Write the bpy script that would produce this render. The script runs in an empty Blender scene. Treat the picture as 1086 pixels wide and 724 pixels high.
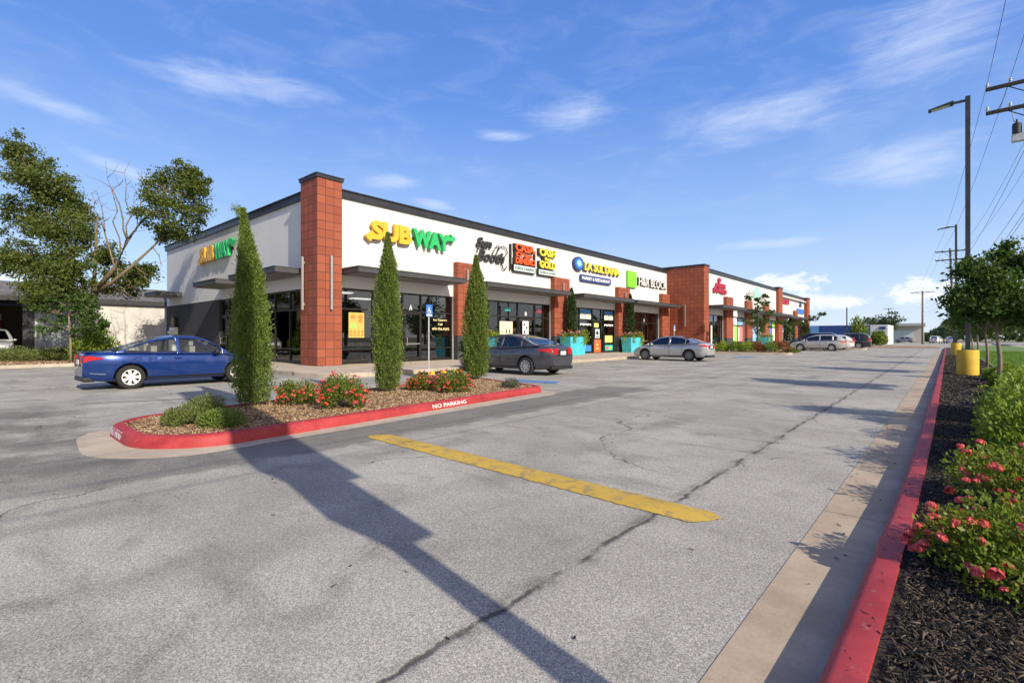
import bpy, bmesh, math, random
import numpy as np
from mathutils import Vector, Matrix, Quaternion
R = math.radians
sc = bpy.context.scene
COL = sc.collection
rng = np.random.default_rng(7)
random.seed(7)
# ---------------------------------------------------------------- camera
TH = R(40.93)
cam = bpy.data.cameras.new('camera'); cam_o = bpy.data.objects.new('camera', cam); COL.objects.link(cam_o)
cam.sensor_width = 36; cam.lens = 527 / 1086 * 36; cam.shift_y = -4.5 / 1086
cam.clip_start = .05; cam.clip_end = 3000
cam_o.location = (0, 0, 1.37); cam_o.rotation_euler = (R(90), 0, TH)
sc.camera = cam_o
# ---------------------------------------------------------------- helpers
def tag(o, label=None, cat=None, group=None, kind=None):
    if label: o['label'] = label
    if cat: o['category'] = cat
    if group: o['group'] = group
    if kind: o['kind'] = kind
    return o
def empty(name, loc=(0, 0, 0), rz=0, label=None, cat=None, group=None):
    o = bpy.data.objects.new(name, None); COL.objects.link(o)
    o.location = loc; o.rotation_euler = (0, 0, rz); o.empty_display_size = .2
    return tag(o, label, cat, group)
class MB:
    def __init__(s): s.v = []; s.f = []; s.m = []
    def add(s, vs, fs, mi=0):
        b = len(s.v); s.v += [tuple(p) for p in vs]
        s.f += [[b + i for i in f] for f in fs]; s.m += [mi] * len(fs); return s
    def box(s, x0, x1, y0, y1, z0, z1, mi=0):
        if x0 > x1: x0, x1 = x1, x0
        if y0 > y1: y0, y1 = y1, y0
        vs = [(x, y, z) for z in (z0, z1) for y in (y0, y1) for x in (x0, x1)]
        return s.add(vs, [(0, 2, 3, 1), (4, 5, 7, 6), (0, 1, 5, 4), (2, 6, 7, 3), (0, 4, 6, 2), (1, 3, 7, 5)], mi)
    def tube(s, pts, rad, n=8, mi=0, caps=True):
        pts = [Vector(p) for p in pts]
        if not hasattr(rad, '__len__'): rad = [rad] * len(pts)
        rings = []; up = Vector((.13, .21, 1)); vs = []
        for i, p in enumerate(pts):
            d = (pts[min(i + 1, len(pts) - 1)] - pts[max(i - 1, 0)])
            d = d.normalized() if d.length > 1e-9 else Vector((0, 0, 1))
            a = d.cross(up if abs(d.dot(up.normalized())) < .95 else Vector((1, 0, 0))).normalized(); b = a.cross(d)
            for k in range(n):
                t = 2 * math.pi * k / n
                vs.append(p + (a * math.cos(t) + b * math.sin(t)) * rad[i])
        fs = []
        for i in range(len(pts) - 1):
            for k in range(n):
                k2 = (k + 1) % n
                fs.append((i * n + k, (i + 1) * n + k, (i + 1) * n + k2, i * n + k2))
        if caps:
            fs.append(tuple(range(n))); fs.append(tuple(reversed(range((len(pts) - 1) * n, len(pts) * n))))
        return s.add(vs, fs, mi)
    def lathe(s, prof, n=24, o=(0, 0, 0), axis='z', mi=0, cap=True):
        vs = []; 
        for r, h in prof:
            for k in range(n):
                t = 2 * math.pi * k / n; a, b = r * math.cos(t), r * math.sin(t)
                p = (a, b, h) if axis == 'z' else ((a, h, b) if axis == 'y' else (h, a, b))
                vs.append((p[0] + o[0], p[1] + o[1], p[2] + o[2]))
        fs = []
        for i in range(len(prof) - 1):
            for k in range(n):
                k2 = (k + 1) % n
                f = (i * n + k, i * n + k2, (i + 1) * n + k2, (i + 1) * n + k)
                fs.append(f if axis != 'y' else f[::-1])
        if cap:
            a = tuple(reversed(range(n))); b = tuple(range((len(prof) - 1) * n, len(prof) * n))
            fs += [a, b] if axis != 'y' else [a[::-1], b[::-1]]
        return s.add(vs, fs, mi)
    def prism(s, poly, z0, z1, mi=0):     # CCW polygon in XY
        n = len(poly); vs = [(x, y, z0) for x, y in poly] + [(x, y, z1) for x, y in poly]
        fs = [tuple(reversed(range(n))), tuple(range(n, 2 * n))] + [(i, (i + 1) % n, n + (i + 1) % n, n + i) for i in range(n)]
        return s.add(vs, fs, mi)
    def sheet(s, poly, z, mi=0):
        return s.add([(x, y, z) for x, y in poly], [tuple(range(len(poly)))], mi)
    def grid(s, P, mi=0, mifn=None, flip=False):   # P[i][j]
        ni, nj = len(P), len(P[0]); b = len(s.v)
        for row in P: s.v += [tuple(p) for p in row]
        for i in range(ni - 1):
            for j in range(nj - 1):
                f = [b + i * nj + j, b + (i + 1) * nj + j, b + (i + 1) * nj + j + 1, b + i * nj + j + 1]
                s.f.append(f[::-1] if flip else f); s.m.append(mifn(i, j) if mifn else mi)
        return s
    def build(s, name, mats, parent=None, smooth=False, local=False, bevel=0):
        me = bpy.data.meshes.new(name)
        off = Vector((0, 0, 0))
        if parent is not None and not local: off = Vector(parent.location) if parent.parent is None else Vector(parent.parent.location)
        me.from_pydata([(p[0] - off[0], p[1] - off[1], p[2] - off[2]) for p in s.v], [], s.f)
        for m in (mats if isinstance(mats, (list, tuple)) else [mats]): me.materials.append(m)
        me.polygons.foreach_set('material_index', s.m)
        if smooth: me.polygons.foreach_set('use_smooth', [True] * len(s.f))
        me.update()
        o = bpy.data.objects.new(name, me); COL.objects.link(o)
        if parent is not None: o.parent = parent
        if bevel:
            b = o.modifiers.new('bevel', 'BEVEL'); b.width = bevel; b.segments = 2; b.limit_method = 'ANGLE'; b.angle_limit = R(40)
        return o
def smooth_angle(o, ang=35):
    me = o.data
    me.polygons.foreach_set('use_smooth', [True] * len(me.polygons))
    bm = bmesh.new(); bm.from_mesh(me)
    for e in bm.edges:
        if len(e.link_faces) == 2 and e.calc_face_angle(0) > R(ang): e.smooth = False
    bm.to_mesh(me); bm.free(); return o
def np_mesh(name, V, Fq, mats, parent=None, smooth=False, mi=None):
    """fast mesh from numpy arrays, V (n,3) world, Fq (m,k)"""
    off = np.array(parent.location) if parent is not None else np.zeros(3)
    V = np.asarray(V, dtype=np.float32) - off.astype(np.float32); Fq = np.asarray(Fq, dtype=np.int32)
    me = bpy.data.meshes.new(name); n, k = Fq.shape
    me.vertices.add(len(V)); me.vertices.foreach_set('co', V.ravel())
    me.loops.add(n * k); me.loops.foreach_set('vertex_index', Fq.ravel())
    me.polygons.add(n); me.polygons.foreach_set('loop_start', np.arange(0, n * k, k, dtype=np.int32))
    me.polygons.foreach_set('loop_total', np.full(n, k, dtype=np.int32))
    for m in (mats if isinstance(mats, (list, tuple)) else [mats]): me.materials.append(m)
    if mi is not None: me.polygons.foreach_set('material_index', np.asarray(mi, dtype=np.int32))
    if smooth: me.polygons.foreach_set('use_smooth', np.ones(n, dtype=bool))
    me.update(calc_edges=True); me.validate()
    o = bpy.data.objects.new(name, me); COL.objects.link(o)
    if parent is not None: o.parent = parent
    return o
def copy_tree(o, parent=None):
    c = o.copy(); COL.objects.link(c)
    if parent is not None: c.parent = parent
    for ch in list(o.children): copy_tree(ch, c)
    return c
# ---------------------------------------------------------------- materials
class NT:
    def __init__(s, name):
        s.m = bpy.data.materials.new(name); s.m.use_nodes = True; s.t = s.m.node_tree
        s.b = s.t.nodes['Principled BSDF']; s.out = s.t.nodes['Material Output']
        s._pos = None
    def n(s, t): return s.t.nodes.new(t)
    def l(s, a, b): s.t.links.new(a, b)
    def pos(s):
        if s._pos is None: s._pos = s.n('ShaderNodeNewGeometry').outputs['Position']
        return s._pos
    def obj(s): return s.n('ShaderNodeTexCoord').outputs['Object']
    def isl(s): return s.n('ShaderNodeNewGeometry').outputs['Random Per Island']
    def map(s, v, scale=(1, 1, 1), rot=(0, 0, 0), loc=(0, 0, 0)):
        n = s.n('ShaderNodeMapping'); s.l(v, n.inputs[0]); n.inputs['Scale'].default_value = scale; n.inputs['Rotation'].default_value = rot; n.inputs['Location'].default_value = loc
        return n.outputs[0]
    def noise(s, scale, detail=4, v=None, rough=.55, dist=0):
        n = s.n('ShaderNodeTexNoise'); s.l(v if v is not None else s.pos(), n.inputs['Vector'])
        n.inputs['Scale'].default_value = scale; n.inputs['Detail'].default_value = detail; n.inputs['Roughness'].default_value = rough; n.inputs['Distortion'].default_value = dist
        return n.outputs['Fac']
    def vor(s, scale, feat='F1', v=None, out='Distance', rnd=1):
        n = s.n('ShaderNodeTexVoronoi'); n.feature = feat; s.l(v if v is not None else s.pos(), n.inputs['Vector']); n.inputs['Scale'].default_value = scale; n.inputs['Randomness'].default_value = rnd
        return n.outputs[out]
    def val(s, x, socket):
        if isinstance(x, (int, float)): socket.default_value = x
        elif isinstance(x, (tuple, list)): socket.default_value = tuple(x) + ((1,) if len(x) == 3 and len(socket.default_value) == 4 else ())
        else: s.l(x, socket)
    def math(s, op, a, b=0, clamp=False):
        n = s.n('ShaderNodeMath'); n.operation = op; n.use_clamp = clamp; s.val(a, n.inputs[0]); s.val(b, n.inputs[1]); return n.outputs[0]
    def ramp(s, f, lo, hi, a=0., b=1.):
        n = s.n('ShaderNodeMapRange'); n.interpolation_type = 'SMOOTHSTEP'; s.val(f, n.inputs[0])
        n.inputs[1].default_value = lo; n.inputs[2].default_value = hi; n.inputs[3].default_value = a; n.inputs[4].default_value = b
        return n.outputs[0]
    def mix(s, f, a, b, mode='MIX'):
        n = s.n('ShaderNodeMix'); n.data_type = 'RGBA'; n.blend_type = mode; s.val(f, n.inputs['Factor']); s.val(a, n.inputs[6]); s.val(b, n.inputs[7]); return n.outputs[2]
    def xyz(s, v=None):
        n = s.n('ShaderNodeSeparateXYZ'); s.l(v if v is not None else s.pos(), n.inputs[0]); return n.outputs
    def comb(s, x, y, z):
        n = s.n('ShaderNodeCombineXYZ'); s.val(x, n.inputs[0]); s.val(y, n.inputs[1]); s.val(z, n.inputs[2]); return n.outputs[0]
    def bump(s, h, strength=.3, dist=.01):
        n = s.n('ShaderNodeBump'); n.inputs['Strength'].default_value = strength; n.inputs['Distance'].default_value = dist; s.l(h, n.inputs['Height']); s.l(n.outputs[0], s.b.inputs['Normal']); return n.outputs[0]
    def col(s, c): s.val(c, s.b.inputs['Base Color']); return s
    def set(s, **k):
        for a, v in k.items(): s.val(v, s.b.inputs[{'rough': 'Roughness', 'metal': 'Metallic', 'spec': 'Specular IOR Level', 'coat': 'Coat Weight', 'coatr': 'Coat Roughness', 'emis': 'Emission Strength', 'emcol': 'Emission Color', 'alpha': 'Alpha', 'trans': 'Transmission Weight', 'ior': 'IOR'}[a]])
        return s
def simple(name, c, rough=.6, metal=0., var=.12, scale=8., bump=0., spec=.5, coat=0.):
    t = NT(name); f = t.noise(scale, 5)
    lo = tuple(x * (1 - var) for x in c); hi = tuple(min(1, x * (1 + var)) for x in c)
    t.col(t.mix(t.ramp(f, .3, .7), lo, hi)); t.set(rough=rough, metal=metal, spec=spec, coat=coat)
    if bump: t.bump(t.noise(scale * 12, 4), bump, .004)
    return t.m
M = {}
def between(t, v, a, b, w):     # soft 0..1 inside [a,b]
    return t.math('MULTIPLY', t.ramp(v, a - w, a + w), t.ramp(v, b - w, b + w, 1, 0))
def mk_asphalt():
    t = NT('asphalt'); p = t.pos(); x, y, z = t.xyz()
    fine = t.vor(165, 'F1', out='Color'); fx = t.n('ShaderNodeSeparateColor'); t.l(fine, fx.inputs[0])
    st = t.math('POWER', fx.outputs[0], 1.3)
    mid = t.noise(52, 6, rough=.85); big = t.noise(.55, 6, rough=.6); patch = t.noise(1.7, 5, rough=.65, dist=.6)
    streak = t.noise(1.0, 5, t.map(p, (.5, 2.2, 1), (0, 0, R(20))), rough=.6)
    base = t.mix(t.ramp(big, .32, .68), (.264, .253, .222), (.368, .354, .313))
    base = t.mix(t.math('MULTIPLY', t.ramp(patch, .50, .70), .42), base, (.135, .128, .115))
    base = t.mix(t.math('MULTIPLY', t.ramp(streak, .53, .72), .42), base, (.14, .133, .12))
    # newer, darker strips: the band along the island, the sealed lane beside the gutter seam
    wob = t.math('MULTIPLY', t.math('SUBTRACT', t.noise(1.3, 5), .5), .9)
    bx = t.math('ADD', x, wob)
    isl = t.math('MULTIPLY', between(t, bx, -7.2, -5.75, .12), between(t, y, .8, 12.4, .5))
    base = t.mix(t.math('MULTIPLY', isl, .62), base, (.105, .10, .092))
    isl2 = t.math('MULTIPLY', between(t, bx, -13.5, -6.4, .5), between(t, t.math('ADD', y, t.math('MULTIPLY', wob, 2.)), -.9, 1.5, .3))
    base = t.mix(t.math('MULTIPLY', t.math('MULTIPLY', isl2, t.ramp(t.noise(1.2, 5, rough=.65), .3, .6)), .7), base, (.105, .10, .09))
    lane = between(t, x, -1.66, -.5, .02)
    base = t.mix(t.math('MULTIPLY', lane, .33), base, (.37, .35, .31))
    # aggregate speckle
    sp = t.math('MULTIPLY', t.math('SUBTRACT', st, .39), .85)
    spm = t.math('ADD', 1.0, sp); 
    base = t.mix(1.0, base, t.comb(spm, spm, spm), 'MULTIPLY')
    md = t.ramp(mid, .32, .68, .76, 1.14); base = t.mix(1.0, base, t.comb(md, md, md), 'MULTIPLY')
    # the long seam
    sw = t.math('MULTIPLY', t.math('SUBTRACT', t.noise(2.2, 6, rough=.65), .5), .16)
    sd = t.math('ABSOLUTE', t.math('ADD', t.math('ADD', x, 1.69), sw))
    seam = t.math('MULTIPLY', t.ramp(sd, .004, .034, 1, 0), t.ramp(t.noise(5, 5), .3, .58))
    seam2 = t.math('MULTIPLY', t.ramp(sd, .02, .12, 1, 0), t.math('MULTIPLY', t.ramp(t.noise(3, 6), .42, .65), .55))
    base = t.mix(t.math('MULTIPLY', t.math('MAXIMUM', seam, seam2), .85), base, (.035, .034, .032))
    # hairline cracks
    wv = t.n('ShaderNodeVectorMath'); wv.operation = 'ADD'; t.l(p, wv.inputs[0])
    nn = t.n('ShaderNodeTexNoise'); t.l(p, nn.inputs['Vector']); nn.inputs['Scale'].default_value = 1.1; nn.inputs['Detail'].default_value = 6
    sv = t.n('ShaderNodeVectorMath'); sv.operation = 'SCALE'; t.l(nn.outputs['Color'], sv.inputs[0]); sv.inputs['Scale'].default_value = 1.3; t.l(sv.outputs[0], wv.inputs[1])
    cd = t.vor(.24, 'DISTANCE_TO_EDGE', wv.outputs[0])
    cr = t.math('MULTIPLY', t.ramp(cd, .0008, .0042, 1, 0), t.ramp(t.noise(.45, 3), .5, .58))
    base = t.mix(t.math('MULTIPLY', cr, .75), base, (.04, .04, .036))
    cd2 = t.vor(.62, 'DISTANCE_TO_EDGE', wv.outputs[0]); cr2 = t.math('MULTIPLY', t.ramp(cd2, .0006, .0032, 1, 0), t.ramp(t.noise(.38, 3, t.map(p, (1, 1, 1), (0, 0, 0), (9, 4, 0))), .54, .62))
    base = t.mix(t.math('MULTIPLY', cr2, .55), base, (.06, .058, .05))
    trk = t.math('ADD', between(t, bx, -3.55, -3.15, .12), between(t, bx, -5.1, -4.7, .12)); base = t.mix(t.math('MULTIPLY', t.math('MULTIPLY', trk, t.ramp(t.noise(.5, 5), .4, .65)), .28), base, (.12, .118, .108))
    oil = t.math('MULTIPLY', t.ramp(t.vor(1.15), .015, .05, 1, 0), t.ramp(t.noise(.7, 2), .5, .62))
    base = t.mix(t.math('MULTIPLY', oil, .7), base, (.045, .044, .042))
    t.col(base); t.set(rough=.92, spec=.25)
    h = t.math('ADD', t.math('MULTIPLY', t.math('SUBTRACT', 1.0, t.vor(150)), .8), t.math('MULTIPLY', mid, .6))
    h = t.math('SUBTRACT', h, t.math('MULTIPLY', t.math('MAXIMUM', cr, seam), 2.))
    t.bump(h, .4, .005)
    return t.m
def mk_concrete(name, a, b, joint=0., axis=1, rough=.85):
    t = NT(name); x, y, z = t.xyz()
    f = t.noise(1.6, 6, rough=.65); g = t.noise(60, 3); s = t.noise(9, 5)
    c = t.mix(t.ramp(f, .3, .7), a, b)
    k = t.math('ADD', t.math('MULTIPLY', g, .35), .83); c = t.mix(1., c, t.comb(k, k, k), 'MULTIPLY')
    c = t.mix(t.math('MULTIPLY', t.ramp(s, .56, .75), .3), c, tuple(v * .5 for v in a))
    if joint:
        q = t.math('ABSOLUTE', t.math('SUBTRACT', t.math('FRACT', t.math('DIVIDE', (x, y)[axis], joint)), .5))
        c = t.mix(t.math('MULTIPLY', t.ramp(q, .0, .012 / joint, 1, 0), .8), c, tuple(v * .25 for v in a))
    t.col(c); t.set(rough=rough, spec=.3); t.bump(t.math('ADD', g, s), .25, .004)
    return t.m
def mk_kerb_red():
    t = NT('kerb_red_paint'); x, y, z = t.xyz()
    f = t.noise(3, 6, rough=.7); w = t.noise(17, 6, rough=.75); g = t.noise(150, 2)
    c = t.mix(t.ramp(f, .3, .7), (.30, .022, .026), (.40, .044, .046))
    c = t.mix(t.math('MULTIPLY', t.ramp(w, .60, .68), .7), c, (.30, .20, .165))
    c = t.mix(t.math('MULTIPLY', t.ramp(t.noise(6, 5), .58, .7), .5), c, (.2, .03, .035))
    q = t.math('ABSOLUTE', t.math('SUBTRACT', t.math('FRACT', t.math('DIVIDE', y, 3.05)), .5))
    c = t.mix(t.math('MULTIPLY', t.ramp(q, .0, .004, 1, 0), .8), c, (.12, .05, .045))
    sc2 = t.math('MULTIPLY', t.ramp(t.noise(9, 7, t.map(t.pos(), (1, .35, 2.5)), .8), .57, .66), t.ramp(t.noise(1.1, 3), .45, .6))
    c = t.mix(t.math('MULTIPLY', sc2, .7), c, (.09, .05, .045))
    t.col(c); t.set(rough=.62, spec=.4); t.bump(t.math('ADD', g, t.math('MULTIPLY', w, 2.)), .2, .004)
    return t.m
def mk_tile():
    t = NT('terracotta_tile')
    geo = t.n('ShaderNodeNewGeometry'); nx, ny, nz = t.xyz(geo.outputs['Normal']); x, y, z = t.xyz()
    # u runs along the face: y on faces that look along x, x on the others
    isx = t.math('GREATER_THAN', t.math('ABSOLUTE', nx), .5)
    u = t.math('ADD', t.math('MULTIPLY', isx, t.math('SUBTRACT', y, 10.4)), t.math('MULTIPLY', t.math('SUBTRACT', 1., isx), t.math('ADD', x, 19.85)))
    U = t.math('DIVIDE', u, .383); V = t.math('DIVIDE', t.math('SUBTRACT', z, .15), .362)
    du = t.math('ABSOLUTE', t.math('SUBTRACT', t.math('FRACT', t.math('ADD', U, .5)), .5)); dv = t.math('ABSOLUTE', t.math('SUBTRACT', t.math('FRACT', t.math('ADD', V, .5)), .5))
    d = t.math('MINIMUM', t.math('MULTIPLY', du, .383), t.math('MULTIPLY', dv, .362))
    j = t.ramp(d, .007, .014, 1, 0)
    cell = t.comb(t.math('FLOOR', U), t.math('FLOOR', V), t.math('MULTIPLY', isx, 7.))
    wn = t.n('ShaderNodeTexWhiteNoise'); t.l(cell, wn.inputs['Vector'])
    c = t.mix(wn.outputs['Value'], (.235, .062, .034), (.31, .088, .047))
    c = t.mix(t.math('MULTIPLY', t.ramp(t.noise(5, 6), .4, .7), .25), c, (.26, .07, .04))
    c = t.mix(j, c, (.075, .03, .022))
    t.col(c); t.set(rough=.72, spec=.3)
    t.bump(t.math('ADD', t.math('SUBTRACT', 1., j), t.math('MULTIPLY', t.noise(120, 3), .15)), .6, .01)
    return t.m
def mk_stucco(name, c, var=.06):
    t = NT(name); x, y, z = t.xyz()
    f = t.noise(.7, 5); g = t.noise(90, 3)
    q = t.math('ABSOLUTE', t.math('SUBTRACT', t.math('FRACT', t.math('DIVIDE', t.math('ADD', x, y), 3.66)), .5)); jt = t.ramp(q, .0012, .0035, 1, 0)
    st = t.noise(1.2, 5, t.map(t.pos(), (1.6, 1.6, .12)))
    b = t.mix(t.ramp(f, .3, .7), tuple(v * (1 - var) for v in c), c)
    b = t.mix(t.math('MULTIPLY', t.ramp(st, .5, .8), .14), b, tuple(v * .6 for v in c))
    b = t.mix(t.math('MULTIPLY', jt, .35), b, tuple(v * .4 for v in c))
    t.col(b); t.set(rough=.9, spec=.2); t.bump(g, .18, .004); return t.m
def mk_glass(name, tint=(.30, .33, .33), refl=.10, k=1.25, thin=False):
    t = NT(name); t.t.nodes.remove(t.b)
    tr = t.n('ShaderNodeBsdfTransparent'); tr.inputs[0].default_value = (*tint, 1)
    gl = t.n('ShaderNodeBsdfGlossy'); gl.inputs['Roughness'].default_value = .015; gl.inputs[0].default_value = (.95, .97, 1, 1)
    fr = t.n('ShaderNodeFresnel'); fr.inputs[0].default_value = 1.5
    f = t.math('ADD', t.math('MULTIPLY', fr.outputs[0], k), refl, True)
    if thin:      # single-sheet panes: the same reflection from either side
        lw = t.n('ShaderNodeLayerWeight'); lw.inputs['Blend'].default_value = .5; f = t.math('ADD', t.math('MULTIPLY', t.math('POWER', lw.outputs['Facing'], 4.), .9), refl, True)
    mx = t.n('ShaderNodeMixShader'); t.l(f, mx.inputs[0]); t.l(tr.outputs[0], mx.inputs[1]); t.l(gl.outputs[0], mx.inputs[2])
    t.l(mx.outputs[0], t.out.inputs[0]); return t.m
def mk_leaf(name, a, b, trans=.3, rough=.55, extra=None):
    t = NT(name); r = t.isl(); f = t.noise(1.3, 3)
    c = t.mix(t.math('ADD', t.math('MULTIPLY', r, .7), t.math('MULTIPLY', f, .3)), a, b)
    if extra: c = t.mix(t.ramp(r, extra[1], extra[1] + .03), c, extra[0])
    t.col(c); t.set(rough=rough, spec=.35)
    tl = t.n('ShaderNodeBsdfTranslucent'); t.l(t.mix(1., c, (1.25, 1.3, .55), 'MULTIPLY'), tl.inputs[0])
    mx = t.n('ShaderNodeMixShader'); mx.inputs[0].default_value = trans
    t.l(t.b.outputs[0], mx.inputs[1]); t.l(tl.outputs[0], mx.inputs[2]); t.l(mx.outputs[0], t.out.inputs[0])
    return t.m
def mk_chips(name, cols, rough=.9):
    t = NT(name); r = t.isl(); c = cols[0]
    for i, k in enumerate(cols[1:]): c = t.mix(t.ramp(r, (i + .6) / len(cols), (i + 1.2) / len(cols)), c, k)
    t.col(c); t.set(rough=rough, spec=.2); return t.m
def mk_bark(name, a, b):
    t = NT(name); v = t.map(t.pos(), (9, 9, 1.6)); f = t.noise(2.2, 6, v, .7)
    t.col(t.mix(t.ramp(f, .3, .7), a, b)); t.set(rough=.95, spec=.1); t.bump(f, .7, .03); return t.m
def mk_paint(name, c, metal=.35, rough=.32):
    t = NT(name); fl = t.noise(900, 1, t.obj()); k = t.ramp(fl, .3, .7, .9, 1.1)
    d = t.noise(3.5, 5, t.obj()); 
    cc = t.mix(1., c, t.comb(k, k, k), 'MULTIPLY'); cc = t.mix(t.math('MULTIPLY', t.ramp(d, .5, .8), .15), cc, (.25, .24, .22))
    t.col(cc); t.set(rough=rough, metal=metal, coat=.8, coatr=.06); return t.m
def mk_stripe(name, c, wear, under=(.24, .235, .22)):
    t = NT(name); f = t.noise(7, 7, rough=.75); g = t.noise(60, 3); v = t.vor(2.3, 'DISTANCE_TO_EDGE', t.map(t.pos(), (1, 1, 1)))
    b = t.mix(t.ramp(t.noise(2, 5), .3, .7), tuple(k * .85 for k in c), c)
    b = t.mix(t.math('MULTIPLY', t.ramp(t.math('ADD', f, t.math('MULTIPLY', g, .25)), wear, wear + .12), .85), b, under)
    t.col(b); t.set(rough=.8, spec=.3); t.bump(t.math('ADD', t.noise(120, 2), f), .5, .006); return t.m
M['asphalt'] = mk_asphalt()
M['gutter'] = mk_concrete('gutter_concrete', (.30, .24, .17), (.42, .34, .25), 3.05)
M['apron'] = mk_concrete('apron_concrete', (.34, .285, .215), (.45, .385, .30))
M['walk'] = mk_concrete('sidewalk_concrete', (.36, .30, .235), (.47, .40, .32), 1.5)
M['kerb'] = mk_concrete('kerb_concrete', (.33, .29, .23), (.43, .385, .31))
M['red'] = mk_kerb_red()
M['tile'] = mk_tile()
M['stucco'] = mk_stucco('white_stucco', (.63, .635, .63))
M['charcoal'] = mk_stucco('charcoal_stucco', (.055, .057, .06))
M['fascia'] = mk_stucco('grey_fascia', (.50, .475, .42))
M['dmetal'] = simple('dark_metal', (.045, .047, .053), .45, .3, .15, 3)
M['frame'] = simple('bronze_frame', (.022, .02, .019), .4, .3, .2, 4)
M['capm'] = simple('roof_cap_metal', (.035, .038, .047), .4, .35, .15, 2)
M['canopy'] = simple('canopy_metal', (.062, .063, .068), .5, .2, .12, 2)
M['glass'] = mk_glass('storefront_glass', (.5, .52, .52), .05)
M['carglass'] = mk_glass('car_glass', (.74, .77, .76), .07, .75, True)
M['tintglass'] = mk_glass('tinted_car_glass', (.06, .065, .075), .08, 1, True)
M['steel'] = simple('brushed_steel', (.42, .41, .39), .45, .6, .1, 20)
M['galv'] = simple('galvanised_post', (.5, .5, .5), .5, .3, .1, 10)
M['black'] = simple('black_plastic', (.012, .012, .013), .5)
M['rubber'] = simple('tyre_rubber', (.018, .018, .018), .85)
M['white'] = simple('white_plastic', (.75, .75, .73), .5, 0, .05)
M['roofm'] = simple('roof_membrane', (.4, .4, .39), .9)
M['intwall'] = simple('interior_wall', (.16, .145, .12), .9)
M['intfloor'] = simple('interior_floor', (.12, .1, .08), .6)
M['wood'] = simple('warm_wood', (.16, .09, .045), .6)
M['earth'] = simple('earth_ground', (.10, .105, .055), .95, 0, .3, .3)
M['mulchdark'] = simple('dark_mulch_soil', (.018, .016, .014), .98, 0, .5, 14, .6)
M['mulchbrown'] = simple('brown_mulch_soil', (.19, .115, .06), .98, 0, .45, 16, .6)
M['chipd'] = mk_chips('dark_bark_chips', [(.008, .007, .006), (.02, .017, .015), (.038, .033, .028), (.06, .045, .034), (.12, .095, .07)])
M['chipb'] = mk_chips('brown_bark_chips', [(.15, .085, .042), (.25, .155, .085), (.36, .245, .145), (.47, .35, .23)])
M['lawn'] = simple('lawn_soil', (.10, .17, .03), .95, 0, .25, 1.2)
M['blade'] = mk_leaf('grass_blade', (.09, .17, .025), (.16, .26, .045), .35)
M['stripe'] = mk_stripe('yellow_stripe_paint', (.51, .34, .06), .62, (.24, .19, .10))
M['faded'] = mk_stripe('faded_yellow_paint', (.42, .36, .22), .50)
M['bluep'] = mk_stripe('blue_bay_paint', (.05, .2, .5), .6)
M['whitep'] = mk_stripe('white_stencil_paint', (.8, .76, .74), .68, (.5, .05, .06))
M['yellowc'] = simple('yellow_painted_concrete', (.56, .36, .03), .7, 0, .12, 3, .25)
M['bark'] = mk_bark('grey_brown_bark', (.055, .045, .035), (.16, .13, .10))
M['barklt'] = mk_bark('pale_young_bark', (.17, .14, .10), (.30, .26, .2))
M['barktan'] = mk_bark('tan_bark', (.11, .088, .055), (.25, .20, .125))
M['polew'] = mk_bark('weathered_pole_wood', (.10, .088, .075), (.22, .195, .165))
M['leaf_big'] = mk_leaf('broad_leaf_green', (.055, .085, .014), (.14, .175, .034), .35)
M['leaf_small'] = mk_leaf('young_tree_leaf', (.035, .075, .016), (.09, .15, .035), .32)
M['leaf_right'] = mk_leaf('street_tree_leaf', (.032, .072, .013), (.09, .155, .03), .4)
M['leaf_con'] = mk_leaf('juniper_spray', (.095, .15, .027), (.235, .305, .07), .32, .65)
M['leaf_dcon'] = mk_leaf('dark_conifer_spray', (.025, .05, .018), (.06, .10, .03), .2, .65)
M['leaf_rose'] = mk_leaf('rose_leaf', (.10, .155, .022), (.24, .30, .055), .45, .5, ((.17, .09, .03), .93))
M['leaf_shrub'] = mk_leaf('bright_shrub_leaf', (.10, .165, .022), (.25, .34, .055), .42)
M['leaf_herb'] = mk_leaf('herb_leaf', (.11, .15, .035), (.22, .26, .08), .3, .6, ((.2, .13, .2), .95))
M['leaf_sage'] = mk_leaf('grey_sage_leaf', (.11, .125, .085), (.22, .23, .17), .25, .7)
M['leaf_yel'] = mk_leaf('yellow_green_leaf', (.18, .26, .02), (.34, .42, .05), .35)
M['leaf_rust'] = mk_leaf('rusty_leaf', (.16, .06, .025), (.30, .13, .05), .3)
M['leaf_far'] = mk_leaf('distant_leaf', (.035, .06, .022), (.08, .115, .045), .25)
M['petal'] = mk_leaf('coral_petal', (.50, .055, .045), (.72, .20, .15), .3)
M['petalp'] = mk_leaf('rose_pink_petal', (.55, .06, .09), (.80, .19, .2), .35)
M['petalm'] = mk_leaf('mauve_petal', (.35, .16, .24), (.6, .32, .36), .3)
M['petalr'] = mk_leaf('red_petal', (.55, .04, .02), (.75, .12, .05), .3)
M['turq'] = simple('turquoise_planter_paint', (.06, .45, .56), .5, 0, .08, 3)
def flat(name, c, rough=.5, emis=0):
    t = NT(name); t.col(t.mix(t.ramp(t.noise(25, 3), .3, .7), tuple(v * .94 for v in c), c)); t.set(rough=rough)
    if emis: t.set(emis=emis, emcol=c)
    return t.m
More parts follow.
